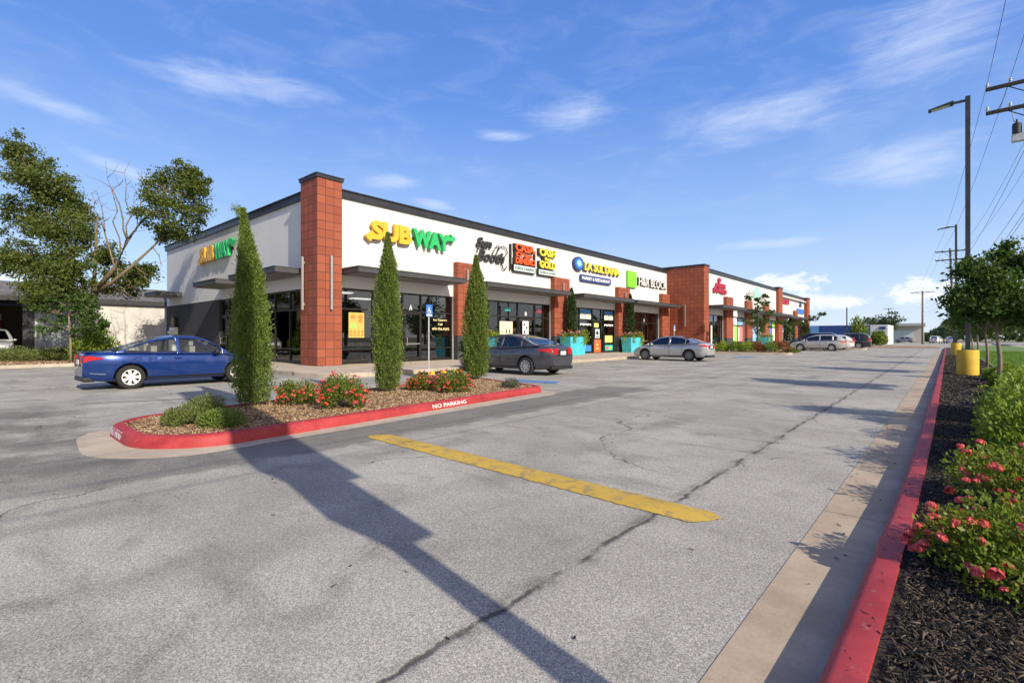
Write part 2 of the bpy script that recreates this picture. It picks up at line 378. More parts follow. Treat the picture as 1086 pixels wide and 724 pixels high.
for k, c in dict(yel=(.78, .42, .03), grn=(.02, .42, .12), org=(.72, .10, .02), lemon=(.82, .66, .06), poster=(.52, .40, .10), pgold=(.50, .22, .05), navy=(.02, .045, .19), lime=(.20, .56, .03), crimson=(.42, .012, .05),
                 mint=(.30, .78, .55), signw=(.78, .78, .76), signblue=(.03, .16, .55), cream=(.72, .66, .46), pblue=(.04, .22, .55), pgreen=(.32, .68, .12), ppink=(.70, .25, .24), pcobalt=(.10, .20, .66), porange=(.70, .13, .03), pyellow=(.85, .82, .22), teal=(.05, .42, .42), greyletter=(.5, .5, .5), sky=(.25, .5, .8), darkletter=(.03, .03, .032), gold=(.8, .7, .35), pale=(.52, .62, .62)).items():
    M[k] = flat('sign_' + k, c)
# ---------------------------------------------------------------- lettering
def text_verts(s, size, ext, bold=0., shear=0., width=1.0, spacing=1.0):
    cu = bpy.data.curves.new('lettering', 'FONT'); cu.body = s; cu.size = size; cu.extrude = ext; cu.offset = bold; cu.shear = shear
    cu.space_character = spacing; cu.resolution_u = 3
    o = bpy.data.objects.new('lettering', cu); COL.objects.link(o)
    dg = bpy.context.evaluated_depsgraph_get(); me = bpy.data.meshes.new_from_object(o.evaluated_get(dg))
    bpy.data.objects.remove(o); bpy.data.curves.remove(cu)
    V = np.array([v.co[:] for v in me.vertices]); F = [list(p.vertices) for p in me.polygons]
    bpy.data.meshes.remove(me); return V, F
def frame_front(X):      # wall that looks along +x : (u,v,d) -> world
    return lambda u, v, d: (X + d, u, v)
def frame_left(Y):       # wall that looks along -y
    return lambda u, v, d: (u, Y - d, v)
def fit_text(mb, s, fr, u0, u1, v0, v1, d, ext, bold=0., shear=0., mi=0):
    V, F = text_verts(s, 1.0, 0.0, bold, shear) if not ext else text_verts(s, 1.0, .5, bold, shear)
    lo, hi = V.min(0), V.max(0); out = []
    for p in V:
        uu = u0 + (p[0] - lo[0]) / (hi[0] - lo[0]) * (u1 - u0); vv = v0 + (p[1] - lo[1]) / (hi[1] - lo[1]) * (v1 - v0)
        dd = d + (ext * (p[2] + .5) if ext else 0)
        out.append(fr(uu, vv, dd))
    mb.add(out, F, mi)
def slab(mb, poly, fr, d0, d1, mi=0):    # polygon in (u,v) extruded along d
    n = len(poly); mb.add([fr(u, v, d0) for u, v in poly] + [fr(u, v, d1) for u, v in poly],
        [tuple(reversed(range(n))), tuple(range(n, 2 * n))] + [(i, (i + 1) % n, n + (i + 1) % n, n + i) for i in range(n)], mi)
def rect(u0, u1, v0, v1): return [(u0, v0), (u1, v0), (u1, v1), (u0, v1)]
def oval(cu, cv, ru, rv, n=20): return [(cu + ru * math.cos(2 * math.pi * k / n), cv + rv * math.sin(2 * math.pi * k / n)) for k in range(n)]
# ================================================================ SETTING
def struct(o, label=None): o['kind'] = 'structure'; return o
def round_poly(pts, r, n=6):
    out = []; N = len(pts)
    for i in range(N):
        p = Vector(pts[i]); a = (Vector(pts[i - 1]) - p); b = (Vector(pts[(i + 1) % N]) - p)
        rr = min(r if not isinstance(r, (list, tuple)) else r[i], a.length * .45, b.length * .45)
        p0 = p + a.normalized() * rr; p1 = p + b.normalized() * rr
        for k in range(n + 1):
            t = k / n; q = p0 * (1 - t) ** 2 + p * 2 * t * (1 - t) + p1 * t * t; out.append((q.x, q.y))
    return out
def offset_poly(pts, d, closed=True):      # inward (left of the travel direction) for CCW
    out = []; N = len(pts)
    for i in range(N):
        p = Vector(pts[i])
        a = Vector(pts[i - 1]) if (closed or i > 0) else None; b = Vector(pts[(i + 1) % N]) if (closed or i < N - 1) else None
        def nrm(u, v): e = (v - u).normalized(); return Vector((-e.y, e.x))
        if a is None: n = nrm(p, b); s = 1
        elif b is None: n = nrm(a, p); s = 1
        else:
            n1, n2 = nrm(a, p), nrm(p, b); n = (n1 + n2).normalized(); s = 1 / max(.5, n.dot(n1))
        q = p + n * d * s; out.append((q.x, q.y))
    return out
KPROF = [(0, -.02), (.012, .05), (.03, .115), (.05, .14), (.075, .15), (.165, .15), (.165, .02)]
def kerb(name, path, mat, closed=True, prof=KPROF):
    m = MB(); rows = []
    for d, z in prof: rows.append([(x, y, z) for x, y in offset_poly(path, d, closed)])
    if closed: rows = [r + [r[0]] for r in rows]
    m.grid(rows, flip=True)
    o = m.build(name, mat); smooth_angle(o, 40); return struct(o)
def dense(path, step):
    out = []
    for i in range(len(path) - 1):
        a, b = Vector(path[i]), Vector(path[i + 1]); n = max(1, int((b - a).length / step))
        out += [tuple(a.lerp(b, k / n)) for k in range(n)]
    return out + [tuple(path[-1])]
struct(MB().sheet([(-1500, -1500), (1500, -1500), (1500, 1500), (-1500, 1500)], -.06).build('ground', M['earth']))
struct(MB().sheet([(-62, -40), (-.25, -40), (-.25, 79.5), (-62, 79.5)], 0).build('parking_lot', M['asphalt']))
# gutter beside the street-side kerb
gl = [(-.74, -8), (-.73, 2), (-.69, 8), (-.65, 15), (-.56, 34), (-.3, 66), (-.25, 79)]
kb = [(-.40, -8), (-.375, 2), (-.30, 5), (-.26, 8), (-.21, 15), (-.12, 30), (.06, 58), (.12, 79)]
gi = [(x + .06, y) for x, y in kb]
m = MB(); m.add([(x, y, .004) for x, y in gl] + [(x, y, .004) for x, y in reversed(gi)], [tuple(range(len(gl) + len(gi)))][::1]); 
o = struct(m.build('gutter_strip', M['gutter']))
kerb('street_kerb', dense(kb[::-1], .6)[::-1] if False else dense(kb, .6)[::-1], M['red'], closed=False)
# planting bed and lawn on the street side
struct(MB().sheet([(-.24, -8), (1.55, -8), (1.7, 30), (1.8, 79), (.14, 79), (-.08, 34), (-.12, 15), (-.2, 4)], .125).build('street_bed_soil', M['mulchdark']))
struct(MB().sheet([(1.5, -30), (7.5, -30), (7.5, 100), (1.75, 100)], .13).build('lawn', M['lawn']))
struct(MB().box(7.5, 8.9, -30, 140, -.05, .14).build('street_sidewalk', M['walk']))
struct(MB().sheet([(9.2, -60), (22, -60), (22, 400), (9.2, 400)], -.02).build('street', M['asphalt']))
struct(MB().sheet([(24, -60), (75, -60), (75, 200), (24, 200)], -.01).build('dealer_lot', M['kerb']))
struct(MB().sheet([(-9.5, 79.5), (8, 79.5), (8, 400), (-3, 400)], -.02).build('far_road', M['asphalt']))
struct(MB().box(-13, -.3, 79.5, 80.1, -.05, .13).build('far_kerb', M['kerb']))
struct(MB().sheet([(-34, 80.1), (-.5, 80.1), (-.5, 92), (-34, 92)], .1).build('far_bed_soil', simple('orange_straw_mulch', (.34, .15, .07), .95, 0, .3, 2)))
# ---------------------------------------------------------------- island
isl_out = round_poly([(-6.83, 2.2), (-7.55, 10.0), (-11.3, 11.0), (-9.5, 2.0), (-8.9, 1.55), (-7.45, 1.52)], [.75, .35, .6, .5, .25, .8], 8)
kerb('island_kerb', isl_out, M['red'])
struct(MB().sheet(offset_poly(isl_out, .15), .115).build('island_bed_soil', M['mulchbrown']))
ap = round_poly([(-6.5, 1.75), (-6.62, 3.0), (-7.02, 9.75), (-7.45, 10.25), (-9.3, 9.9), (-9.2, 1.9), (-9.3, 1.42), (-8.8, 1.2), (-7.3, 1.05)], [.5, .3, .4, .3, .1, .1, .2, .2, .6], 5)
struct(MB().sheet(ap, .004).build('island_apron', M['apron']))
# painted lettering on the kerb face
def kerb_text(s, p0, p1, n, zlo, zhi, off_lo, off_hi):
    m = MB(); p0, p1, n = Vector(p0), Vector(p1), Vector(n)
    def fr(u, v, d):
        q = p0.lerp(p1, u) - n * (off_lo + (off_hi - off_lo) * v); return (q.x + n.x * .004, q.y + n.y * .004, zlo + (zhi - zlo) * v + .003)
    fit_text(m, s, fr, 0, 1, 0, 1, 0, 0, .03); return struct(m.build('kerb_lettering', M['whitep']))
d = (Vector((-7.55, 10.0)) - Vector((-6.83, 2.2))).normalized(); nn = (d.y, -d.x)
P0 = Vector((-6.83, 2.2)) + d * 3.86; P1 = P0 + d * .95
kerb_text('NO PARKING', P0, P1, nn, .035, .108, .0085, .0285)
kerb_text('NO PKNG', (-8.72, 1.546), (-8.08, 1.533), (-.02, -1), .03, .128, .008, .04)
# ---------------------------------------------------------------- painted markings
def irregular(pts, amp, step=.08):
    out = []
    for i in range(len(pts)):
        a, b = Vector(pts[i]), Vector(pts[(i + 1) % len(pts)]); n = max(1, int((b - a).length / step))
        for k in range(n):
            q = a.lerp(b, k / n); out.append((q.x + random.gauss(0, amp), q.y + random.gauss(0, amp)))
    return out
P = []
for k in range(121):      # a low painted hump with ragged edges
    u = k / 120; c = Vector((-6.02, 4.0)).lerp(Vector((-1.3, 3.79)), u); hw = .165 * min(1, .35 + u * 26, .45 + (1 - u) * 30) ; e = [random.gauss(0, .007) for _ in range(2)]
    hz = .022 * min(1, u * 16, (1 - u) * 16)
    P.append([(c.x + .04 * f, c.y + f * hw + (e[0] if f == -1 else e[1] if f == 1 else 0), .006 + hz * max(0, 1 - f * f) ** .7 + (random.gauss(0, .0012) if abs(f) < 1 else 0)) for f in (-1, -.8, -.45, 0, .45, .8, 1)])
struct(MB().grid(P).build('yellow_line', M['stripe'], smooth=True))
for a, b, w in (((-13.4, 1.9), (-12.6, 3.9), .09), ((-13.3, -1.2), (-18.5, -1.2), .09)):
    A, B = Vector(a), Vector(b); q = (B - A).normalized(); nq = Vector((-q.y, q.x)) * w / 2
    struct(MB().sheet([tuple(A + nq), tuple(A - nq), tuple(B - nq), tuple(B + nq)], .008).build('faded_line', M['faded']))
struct(MB().sheet([(-9.9, 11.6), (-8.6, 11.9), (-8.9, 12.5), (-10.9, 12.2)][::1], .008).build('blue_marking', M['bluep']))
struct(MB().sheet([(-9.7, 35.6), (-9.7, 37.2), (-11.0, 37.2), (-11.0, 35.6)], .008).build('blue_marking', M['bluep']))
for yy in (17.2, 20.2, 23.2, 26.2, 31.2, 34.2, 50.2, 53.2, 56.2):
    struct(MB().sheet([(-10.2, yy), (-10.2, yy + .1), (-14.8, yy + .1), (-14.8, yy)], .008).build('bay_line', M['faded']))
# ---------------------------------------------------------------- sidewalks
walk = [(-46, 8.4), (-17.6, 8.2), (-15.3, 8.6), (-14.9, 10.5), (-15.0, 47.6), (-11.9, 48.5), (-11.9, 100), (-20.5, 100), (-20.5, 11), (-46, 11)]
m = MB(); m.prism(round_poly(walk, [.3, .8, .8, .8, .5, .5, .2, .1, .1, .1], 5), -.05, .15); struct(m.build('sidewalk', M['walk'], bevel=.02))
# second landscaped island farther along
isl2 = round_poly([(-8.6, 42.6), (-9.6, 46.6), (-15.2, 47.4), (-15.1, 42.6)], [.8, .6, .1, .1], 6)
kerb('far_island_kerb', isl2, M['kerb']); struct(MB().sheet(offset_poly(isl2, .15), .12).build('far_island_soil', M['mulchbrown']))
struct(MB().sheet(round_poly([(-8.0, 42.2), (-9.3, 47.0), (-15, 47.8), (-15, 42.2)], [.8, .6, .1, .1], 5), .004).build('far_island_apron', M['apron']))
isl3 = round_poly([(-6.2, 66.0), (-6.4, 68.5), (-11, 68.5), (-11, 66.0)], .6, 5)
kerb('end_island_kerb', isl3, M['kerb']); struct(MB().sheet(offset_poly(isl3, .15), .12).build('end_island_soil', M['mulchbrown']))
# ---------------------------------------------------------------- bed at far left
lb = round_poly([(-30.9, -12), (-30.9, 5.8), (-36.5, 7.6), (-41, 7.6), (-41, -12)], [.1, .9, 1.2, .1, .1], 6)
kerb('left_bed_kerb', lb, M['kerb']); struct(MB().sheet(offset_poly(lb, .15), .12).build('left_bed_soil', M['mulchbrown']))
# ---------------------------------------------------------------- bark chips
def chips(name, pts, mat, L, W, T, lift):
    n = len(pts); a = rng.uniform(0, 2 * np.pi, n); tl = rng.normal(0, .32, n); ro = rng.normal(0, .4, n)
    l = L * rng.uniform(.45, 1.5, n); w = W * rng.uniform(.5, 1.5, n)
    u = np.stack([np.cos(a) * np.cos(tl), np.sin(a) * np.cos(tl), np.sin(tl)], 1)
    v = np.stack([-np.sin(a) * np.cos(ro), np.cos(a) * np.cos(ro), np.sin(ro)], 1)
    c = np.asarray(pts) + np.stack([np.zeros(n), np.zeros(n), rng.uniform(0, lift, n)], 1)
    nz = np.cross(u, v)
    A = c - u * l[:, None] / 2; B = c + u * l[:, None] / 2; s = v * w[:, None] / 2; h = nz * T
    V = np.stack([A - s * .6, B - s * .4, B + s * .5, A + s * .5, A - s * .6 + h, B - s * .4 + h, B + s * .5 + h, A + s * .5 + h], 1).reshape(-1, 3)
    f = np.array([[4, 5, 6, 7], [0, 1, 5, 4], [1, 2, 6, 5], [2, 3, 7, 6], [3, 0, 4, 7]])
    Fq = (np.arange(n)[:, None, None] * 8 + f[None]).reshape(-1, 4)
    o = np_mesh(name, V, Fq, mat); o['kind'] = 'stuff'; return o
def in_poly(P, poly):
    x, y = P[:, 0], P[:, 1]; ins = np.zeros(len(P), bool); n = len(poly)
    for i in range(n):
        x1, y1 = poly[i]; x2, y2 = poly[(i + 1) % n]
        c = ((y1 > y) != (y2 > y)) & (x < (x2 - x1) * (y - y1) / (y2 - y1 + 1e-12) + x1); ins ^= c
    return ins
def scatter(poly, n, z):
    p = np.array(poly); lo, hi = p.min(0), p.max(0); P = rng.uniform(lo, hi, (n, 2)); P = P[in_poly(P, poly)]
    return np.column_stack([P, np.full(len(P), z)])
near = scatter([(-.185, 1.2), (1.3, 1.2), (1.3, 5), (-.11, 5)], 34000, .124)
mid_ = scatter([(-.11, 5), (1.4, 5), (1.5, 12), (-.045, 12)], 22000, .124)
far_ = scatter([(-.04, 12), (1.5, 12), (1.6, 45), (.08, 45)], 9000, .124)
chips('bark_mulch', np.vstack([near, mid_]), M['chipd'], .036, .009, .003, .022)
chips('bark_mulch', far_, M['chipd'], .09, .03, .006, .02)
chips('bark_mulch', scatter(offset_poly(isl_out, .14), 23000, .114), M['chipb'], .055, .024, .006, .022)
chips('bark_mulch', scatter(offset_poly(isl2, .14), 4000, .12), M['chipb'], .12, .05, .01, .02)
chips('bark_mulch', scatter(offset_poly(lb, .14), 6000, .12), M['chipb'], .12, .05, .01, .02)
chips('bark_mulch', np.vstack([scatter([(-.30, 1.5), (-.19, 1.5), (-.12, 6), (-.24, 6)], 55, .151), scatter([(-.24, 6), (-.12, 6), (-.05, 14), (-.17, 14)], 60, .151)]), M['chipd'], .017, .006, .002, .002)
chips('leaf_litter', np.vstack([scatter([(-12, 0), (-.8, 1.2), (-.8, 30), (-12, 30)], 240, .004), scatter([(-.72, 1.5), (-.4, 1.5), (-.3, 14), (-.68, 14)], 34, .009)]), M['chipd'], .024, .013, .003, .003)
# ---------------------------------------------------------------- grass
def grass(poly, n, h, w):
    P = scatter(poly, n, .128); n = len(P); a = rng.uniform(0, 2 * np.pi, n); lean = rng.normal(0, .35, (n, 2)); hh = h * rng.uniform(.6, 1.3, n)
    d = np.stack([np.cos(a), np.sin(a), np.zeros(n)], 1) * (w / 2); T = P + np.column_stack([lean * hh[:, None], hh])
    V = np.stack([P - d, P + d, T], 1).reshape(-1, 3); F = np.arange(3 * n).reshape(-1, 3)
    o = np_mesh('grass', V, F, M['blade']); o['kind'] = 'stuff'
grass([(1.55, 9), (5.5, 12), (7.4, 24), (1.7, 24)], 60000, .055, .012)
grass([(1.7, 24), (7.4, 24), (7.4, 60), (1.75, 60)], 40000, .07, .03)
# ================================================================ STRIP MALL
mall = empty('strip_mall', (-20.2, 11, 0), 0, 'long white stucco strip mall with terracotta tile piers and flat dark canopies', 'building')
def fbox(m, fr, u0, u1, v0, v1, d0, d1, mi=0):
    a, b = fr(u0, v0, d0), fr(u1, v1, d1); m.box(a[0], b[0], a[1], b[1], a[2], b[2], mi)
ZS, ZH, ZW, ZC = .15, 3.58, 7.56, 7.92
FX, F2, F3, FL = -20.2, -16.95, -17.6, 10.8
Ff, F2f, F3f, Fl = frame_front(FX), frame_front(F2), frame_front(F3), frame_left(FL)
# upper walls + piers of wall behind the tile
m = MB(); m.box(FX - .3, FX, 11.0, 46.14, ZH, ZW)
for a, b in ((18.4, 19.7), (27.3, 29.1), (36.2, 38.0), (44.4, 46.14)): m.box(FX - .3, FX - .003, a, b, -.05, ZH - .002)
m.build('front_wall', M['stucco'], mall)
m = MB(); m.box(-42.4, FX - .302, FL, FL + .3, ZH, ZW); m.build('side_wall', M['stucco'], mall)
m = MB(); m.box(-42.42, -32.1, FL - .02, FL + .3, -.05, ZH - .003); m.box(-30.0, -27.6, FL - .02, FL + .3, -.05, ZH - .003); m.build('wainscot', M['charcoal'], mall)
m = MB(); m.box(F2 - .3, F2, 47.4, 73.7, ZH, ZW)
for a, b in ((52.5, 54.6), (59.6, 61.6), (67.1, 69.0)): m.box(F2 - .3, F2 - .003, a, b, -.05, ZH - .002)
m.build('front_wall', M['stucco'], mall)
m = MB(); m.box(F3 - .3, F3, 75.8, 95.0, ZH, ZW); m.box(F3 - .3, F3 - .003, 75.8, 77, -.05, ZH - .002); m.box(F3 - .3, F3 - .003, 84, 89, -.05, ZH - .002); m.build('front_wall', M['stucco'], mall)
m = MB(); m.box(-42.4, -42.1, FL + .3, 97, -.05, ZW); m.box(-42.1, F3 - .3, 96.7, 97, -.05, ZW); m.build('back_wall', M['stucco'], mall)
m = MB(); m.box(-42.1, FX - .3, FL + .3, 46.2, 7.1, 7.3); m.box(-42.1, F2 - .3, 46.2, 96.7, 7.102, 7.302); m.build('roof', M['roofm'], mall)
# parapet caps: fascia with a thinner lip on top
def cap(fr, u0, u1, ends=(0, 0)):
    m = MB(); fbox(m, fr, u0 - .12 * ends[0], u1 + .12 * ends[1], ZW, ZC - .05, -.36, .10); fbox(m, fr, u0 - .16 * ends[0], u1 + .16 * ends[1], ZC - .05, ZC, -.40, .16)
    return m.build('parapet_cap', M['capm'], mall)
cap(Ff, 11.55, 46.14); cap(Fl, -42.4, -21.3, (1, 0)); cap(F2f, 47.4, 73.7); cap(F3f, 75.8, 95.0)
# tile piers
def pier(x0, x1, y0, y1, ztop, base=None, capped=False, light=None, name='tile_pier'):
    m = MB(); m.box(x0, x1, y0, y1, base if base else .0, ztop); p = m.build(name, M['tile'], mall, bevel=.006)
    if base: MB().box(x0, x1 - .01, y0 + .01, y1 - .01, -.05, base - .002).build('pier_base', M['charcoal'], p)
    if capped:
        m = MB(); m.box(x0 - .05, x1 + .05, y0 - .05, y1 + .05, ztop, ztop + .13); m.box(x0 - .08, x1 + .08, y0 - .08, y1 + .08, ztop + .13, ztop + .17); m.build('pier_cap', M['capm'], p)
    return p
def light_bar(fr, u, v0, v1, parent):
    m = MB(); fbox(m, fr, u - .045, u + .045, v0, v1, .05, .14); fbox(m, fr, u - .02, u + .02, v0 + .2, v0 + .3, .0, .05); fbox(m, fr, u - .02, u + .02, v1 - .3, v1 - .2, .0, .05)
    m.build('wall_light', M['steel'], parent, bevel=.006)
p = pier(-21.3, -19.85, 10.4, 11.55, 8.12, None, True); light_bar(frame_left(10.4), -20.95, 2.55, 4.85, p); light_bar(frame_front(-19.85), 11.0, 2.55, 4.85, p)
for a, b in ((18.4, 19.7), (27.3, 29.1), (36.1, 38.0), (44.4, 46.1)):
    p = pier(-20.198, -19.85, a, b, 5.45, 1.45)
    if a < 40: light_bar(frame_front(-19.85), (a + b) / 2, 4.5, 5.1, p)
p = pier(-20.5, -16.6, 46.14, 47.4, 7.95, None, True, name='tile_tower'); light_bar(frame_left(46.14), -18.35, 2.4, 4.45, p)
for a, b in ((52.5, 54.6), (59.6, 61.6), (67.1, 69.0)): pier(-16.948, -16.6, a, b, 5.5, 1.3)
pier(-17.8, -16.6, 73.7, 75.8, 7.95, None, True, name='tile_tower'); pier(-17.598, -17.25, 86.8, 88.6, 5.5, 1.3); pier(-18.2, -17.1, 95.0, 97.0, 7.8, None, True, name='tile_tower')
# canopies
M['soffit'] = simple('canopy_soffit', (.16, .155, .15), .6, .1, .08, 3)
def canopy(fr, u0, u1, proj=1.58):
    m = MB(); fbox(m, fr, u0, u1, 4.15, 4.36, .003, proj); fbox(m, fr, u0 - .02, u1 + .02, 4.36, 4.40, .0035, proj + .03, 0)
    fbox(m, fr, u0 + .12, u1 - .12, 4.12, 4.148, .1, proj - .12, 1)
    k = u0 + 1.6
    while k < u1 - .5: fbox(m, fr, k, k + .012, 4.114, 4.119, .1, proj - .12, 0); k += 1.6
    m.build('canopy', [M['canopy'], M['soffit']], mall)
for a, b in ((11.6, 17.9), (19.45, 27.5), (29.05, 36.4), (37.0, 45.6)): canopy(Ff, a, b)
for a, b in ((-41.7, -38.9), (-31.7, -28.2), (-26.5, -21.32)): canopy(Fl, a, b, 1.5)
for a, b in ((47.6, 54.9), (57.0, 61.9), (62.5, 69.3), (69.6, 75.6)): canopy(F2f, a, b)
for a, b in ((77.0, 83.5), (84.5, 94.0)): canopy(F3f, a, b)
# storefronts
def storefront(fr, u0, u1, mull, trans, door=None, rec=.14, low=.82):
    m = MB(); w = .035; z0 = ZS + .02
    def bar(a, b, c, d, dd=.0): fbox(m, fr, a, b, c, d, -rec - .06, -rec + .05 + dd)
    bar(u0, u0 + 2 * w, z0, ZH); bar(u1 - 2 * w, u1, z0, ZH)
    for u in mull: bar(u - w, u + w, z0 + .12, ZH - .081)
    bar(u0 + 2 * w, u1 - 2 * w, z0, z0 + .12, .004); bar(u0 + 2 * w, u1 - 2 * w, ZH - .08, ZH, .004)
    xs = [u0] + list(mull) + [u1]
    for a, b in zip(xs, xs[1:]):
        if (a, b) in ((u0, mull[0]),) and False: continue
        e0 = 2 * w if a == u0 else w; e1 = 2 * w if b == u1 else w
        for t in trans: bar(a + e0, b - e1, t - w, t + w, .002)
        if low and not (door and abs(a - door[0]) < .02): bar(a + e0, b - e1, low - w, low + w, .002)
    f = m.build('storefront_frame', M['frame'], mall)
    g = MB(); fbox(g, fr, u0 + .02, u1 - .02, z0 + .05, ZH - .03, -rec - .012, -rec - .004); g.build('storefront_glass', M['glass'], f)
    if door:
        a, b = door[0] + w + .01, door[1] - w - .01; m = MB(); s = .09; zt = trans[0] - w - .01
        def dbar(p, q, r, t): fbox(m, fr, p, q, r, t, -rec + .052, -rec + .10)
        dbar(a, a + s, z0, zt); dbar(b - s, b, z0, zt); dbar(a + s, b - s, z0, z0 + .22); dbar(a + s, b - s, zt - .1, zt)
        d = m.build('door', M['frame'], mall)
        h = MB(); hu = a + .16; hp = [fr(hu, .95, -rec + .1), fr(hu, .95, -rec + .16), fr(hu, 1.35, -rec + .16), fr(hu, 1.35, -rec + .1)]
        h.tube(hp, .016, 6); fbox(h, fr, a + s, b - s, 1.02, 1.06, -rec + .1, -rec + .13); h.build('door_handle', M['steel'], d)
    return f
T = 2.65
storefront(Ff, 11.57, 18.4, [13.4, 15.1, 16.25, 16.8], [T], (15.1, 16.25))
storefront(Ff, 19.7, 27.3, [21.3, 22.2, 23.96, 25.7, 26.6], [T], (23.96, 25.7))
storefront(Ff, 29.1, 36.2, [31.0, 32.8, 34.1, 34.5], [T], (32.8, 34.1))
storefront(Ff, 38.0, 44.4, [39.6, 41.0, 42.2], [T], (41.0, 42.2))
storefront(Fl, -27.6, -21.45, [-26.4, -25.0, -23.4], [T], None)
storefront(Fl, -32.1, -30.0, [-31.0], [T], (-32.1, -31.0), low=0)
storefront(F2f, 47.4, 52.5, [48.6, 50.0, 51.2], [T], (48.6, 50.0))
storefront(F2f, 54.6, 59.6, [55.8, 57.6], [T], None); storefront(F2f, 61.6, 67.1, [63.2, 65.2], [T], None); storefront(F2f, 69.0, 73.7, [70.4, 72.0], [T], None)
storefront(F3f, 77.0, 84.0, [78.6, 80.2, 82], [T], (80.2, 82)); storefront(F3f, 89, 95.0, [91, 93], [T], None)
# interior: floor, ceiling, back wall and party walls seen through the glass
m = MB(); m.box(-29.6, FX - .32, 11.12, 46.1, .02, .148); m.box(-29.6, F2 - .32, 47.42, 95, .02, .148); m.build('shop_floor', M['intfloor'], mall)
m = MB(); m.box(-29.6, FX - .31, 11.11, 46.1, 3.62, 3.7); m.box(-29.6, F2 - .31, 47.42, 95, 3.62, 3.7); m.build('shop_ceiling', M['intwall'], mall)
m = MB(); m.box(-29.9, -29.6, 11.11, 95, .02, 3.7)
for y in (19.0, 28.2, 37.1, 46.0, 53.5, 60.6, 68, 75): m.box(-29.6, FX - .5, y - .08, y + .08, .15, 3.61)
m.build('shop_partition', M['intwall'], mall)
e = NT('ceiling_light_panel'); e.col((.8, .8, .76)); e.set(emis=2.2, emcol=(1, .95, .85)); [MB().box(x - .3, x + .3, y - .6, y + .6, 3.56, 3.61).build('ceiling_light', e.m, mall) for y in (13, 16, 22, 25, 32, 40) for x in (-22.6, -25.4)]
# counter furniture inside the first shop
tab = []
for i, (x, y) in enumerate(((-21.7, 12.6), (-21.8, 14.3), (-21.8, 17.5), (-23.4, 13.2))):
    t = empty('cafe_table', (x, y, .15), 0, ['small square cafe table behind the poster window of the corner shop', 'small square cafe table just inside beside the shop door marked A', 'small square cafe table behind the gold phone lettering', 'small square cafe table deeper inside behind the poster window'][i], 'table', 'cafe tables inside the corner shop')
    m = MB(); m.box(x - .35, x + .35, y - .35, y + .35, .86, .90); m.build('tabletop', M['wood'], t)
    m = MB(); m.lathe([(.03, .17), (.03, .86)], 8, (x, y, 0)); m.lathe([(.24, .151), (.24, .17)], 12, (x, y, 0)); m.build('table_leg', M['black'], t)
def chair(x, y, rz, lab):
    c = empty('cafe_chair', (x, y, .15), rz, lab, 'chair', 'cafe chairs inside the corner shop')
    m = MB(); m.box(-.2, .2, -.2, .2, .44, .48); m.build('seat', M['wood'], c, local=True)
    m = MB(); m.box(-.2, .2, .18, .21, .66, .95); m.build('backrest', M['steel'], c, local=True)
    for sx in (-.17, .17):
        for sy in (-.17, .19):
            MB().tube([(sx, sy, 0), (sx, sy, .44 if sy < 0 else .95)], .014, 6).build('leg', M['steel'], c, local=True)
for x, y, rz, lab in ((-21.5, 12.0, 3.1, 'metal backed cafe chair nearest the tiled corner pier, inside the glass'), (-21.6, 13.3, 0.1, 'metal backed cafe chair between the poster window tables'),
                      (-21.6, 17.0, 2.9, 'metal backed cafe chair left of the table behind the gold lettering'), (-21.7, 18.1, .2, 'metal backed cafe chair right of the table behind the gold lettering'), (-23.3, 13.9, .3, 'metal backed cafe chair farther inside behind the poster window')):
    chair(x, y, rz, lab)
# ---------------------------------------------------------------- glass lettering and numbers: marks on the shop fronts
def letters(fr, items, mat, name, parent, d=-.13, bold=.02):
    m = MB()
    for s, u0, u1, v0, v1 in items: fit_text(m, s, fr, u0, u1, v0, v1, d + .05, 0, bold)
    return m.build(name, mat, parent)
letters(Ff, [('A', 15.52, 15.72, 2.74, 3.0)], M['signw'], 'shop_letter', mall, -.17)
for q in (('For Catering', 17.1, 18.05, 2.2, 2.34), ('Call', 17.42, 17.72, 2.0, 2.12), ('479-756-9292', 17.0, 18.2, 1.74, 1.88)): letters(Ff, [q], M['gold'], 'window_lettering', mall, -.17)
letters(Ff, [('B', 24.7, 24.9, 2.75, 3.0)], M['signw'], 'shop_letter', mall, -.17)
letters(Ff, [('D', 41.5, 41.7, 2.75, 3.0)], M['signw'], 'shop_letter', mall, -.17)
# ---------------------------------------------------------------- facade signs
def sign(loc, label): return empty('shop_sign', loc, 0, label, 'sign', 'lettered signs over the shop fronts')
def sandwich(fr, u0, u1, v0, v1, s):
    """two-colour block letters with an arrow on the first and on the last letter"""
    um = u0 + (u1 - u0) * .475; W = u1 - u0; H = v1 - v0
    y = MB(); fit_text(y, 'SUB', fr, u0 + .03 * W, um, v0, v1, .10, .16, .055)
    slab(y, [(u0 + .08 * W, v0 + .02 * H), (u0 + .12 * W, v0 + .26 * H), (u0 + .045 * W, v0 + .28 * H), (u0 + .035 * W, v0 + .40 * H), (u0 - .035 * W, v0 + .12 * H), (u0 + .02 * W, v0 - .14 * H), (u0 + .035 * W, v0 - .0 * H)], fr, .10, .262)
    g = MB(); fit_text(g, 'WAY', fr, um + .015 * W, u1 - .04 * W, v0, v1, .10, .16, .055)
    slab(g, [(u1 - .10 * W, v0 + .62 * H), (u1 - .055 * W, v0 + .92 * H), (u1 - .02 * W, v0 + .9 * H), (u1 - .03 * W, v0 + 1.08 * H), (u1 + .045 * W, v0 + .86 * H), (u1 - .012 * W, v0 + .52 * H), (u1 - .012 * W, v0 + .66 * H)], fr, .10, .262)
    return y, g
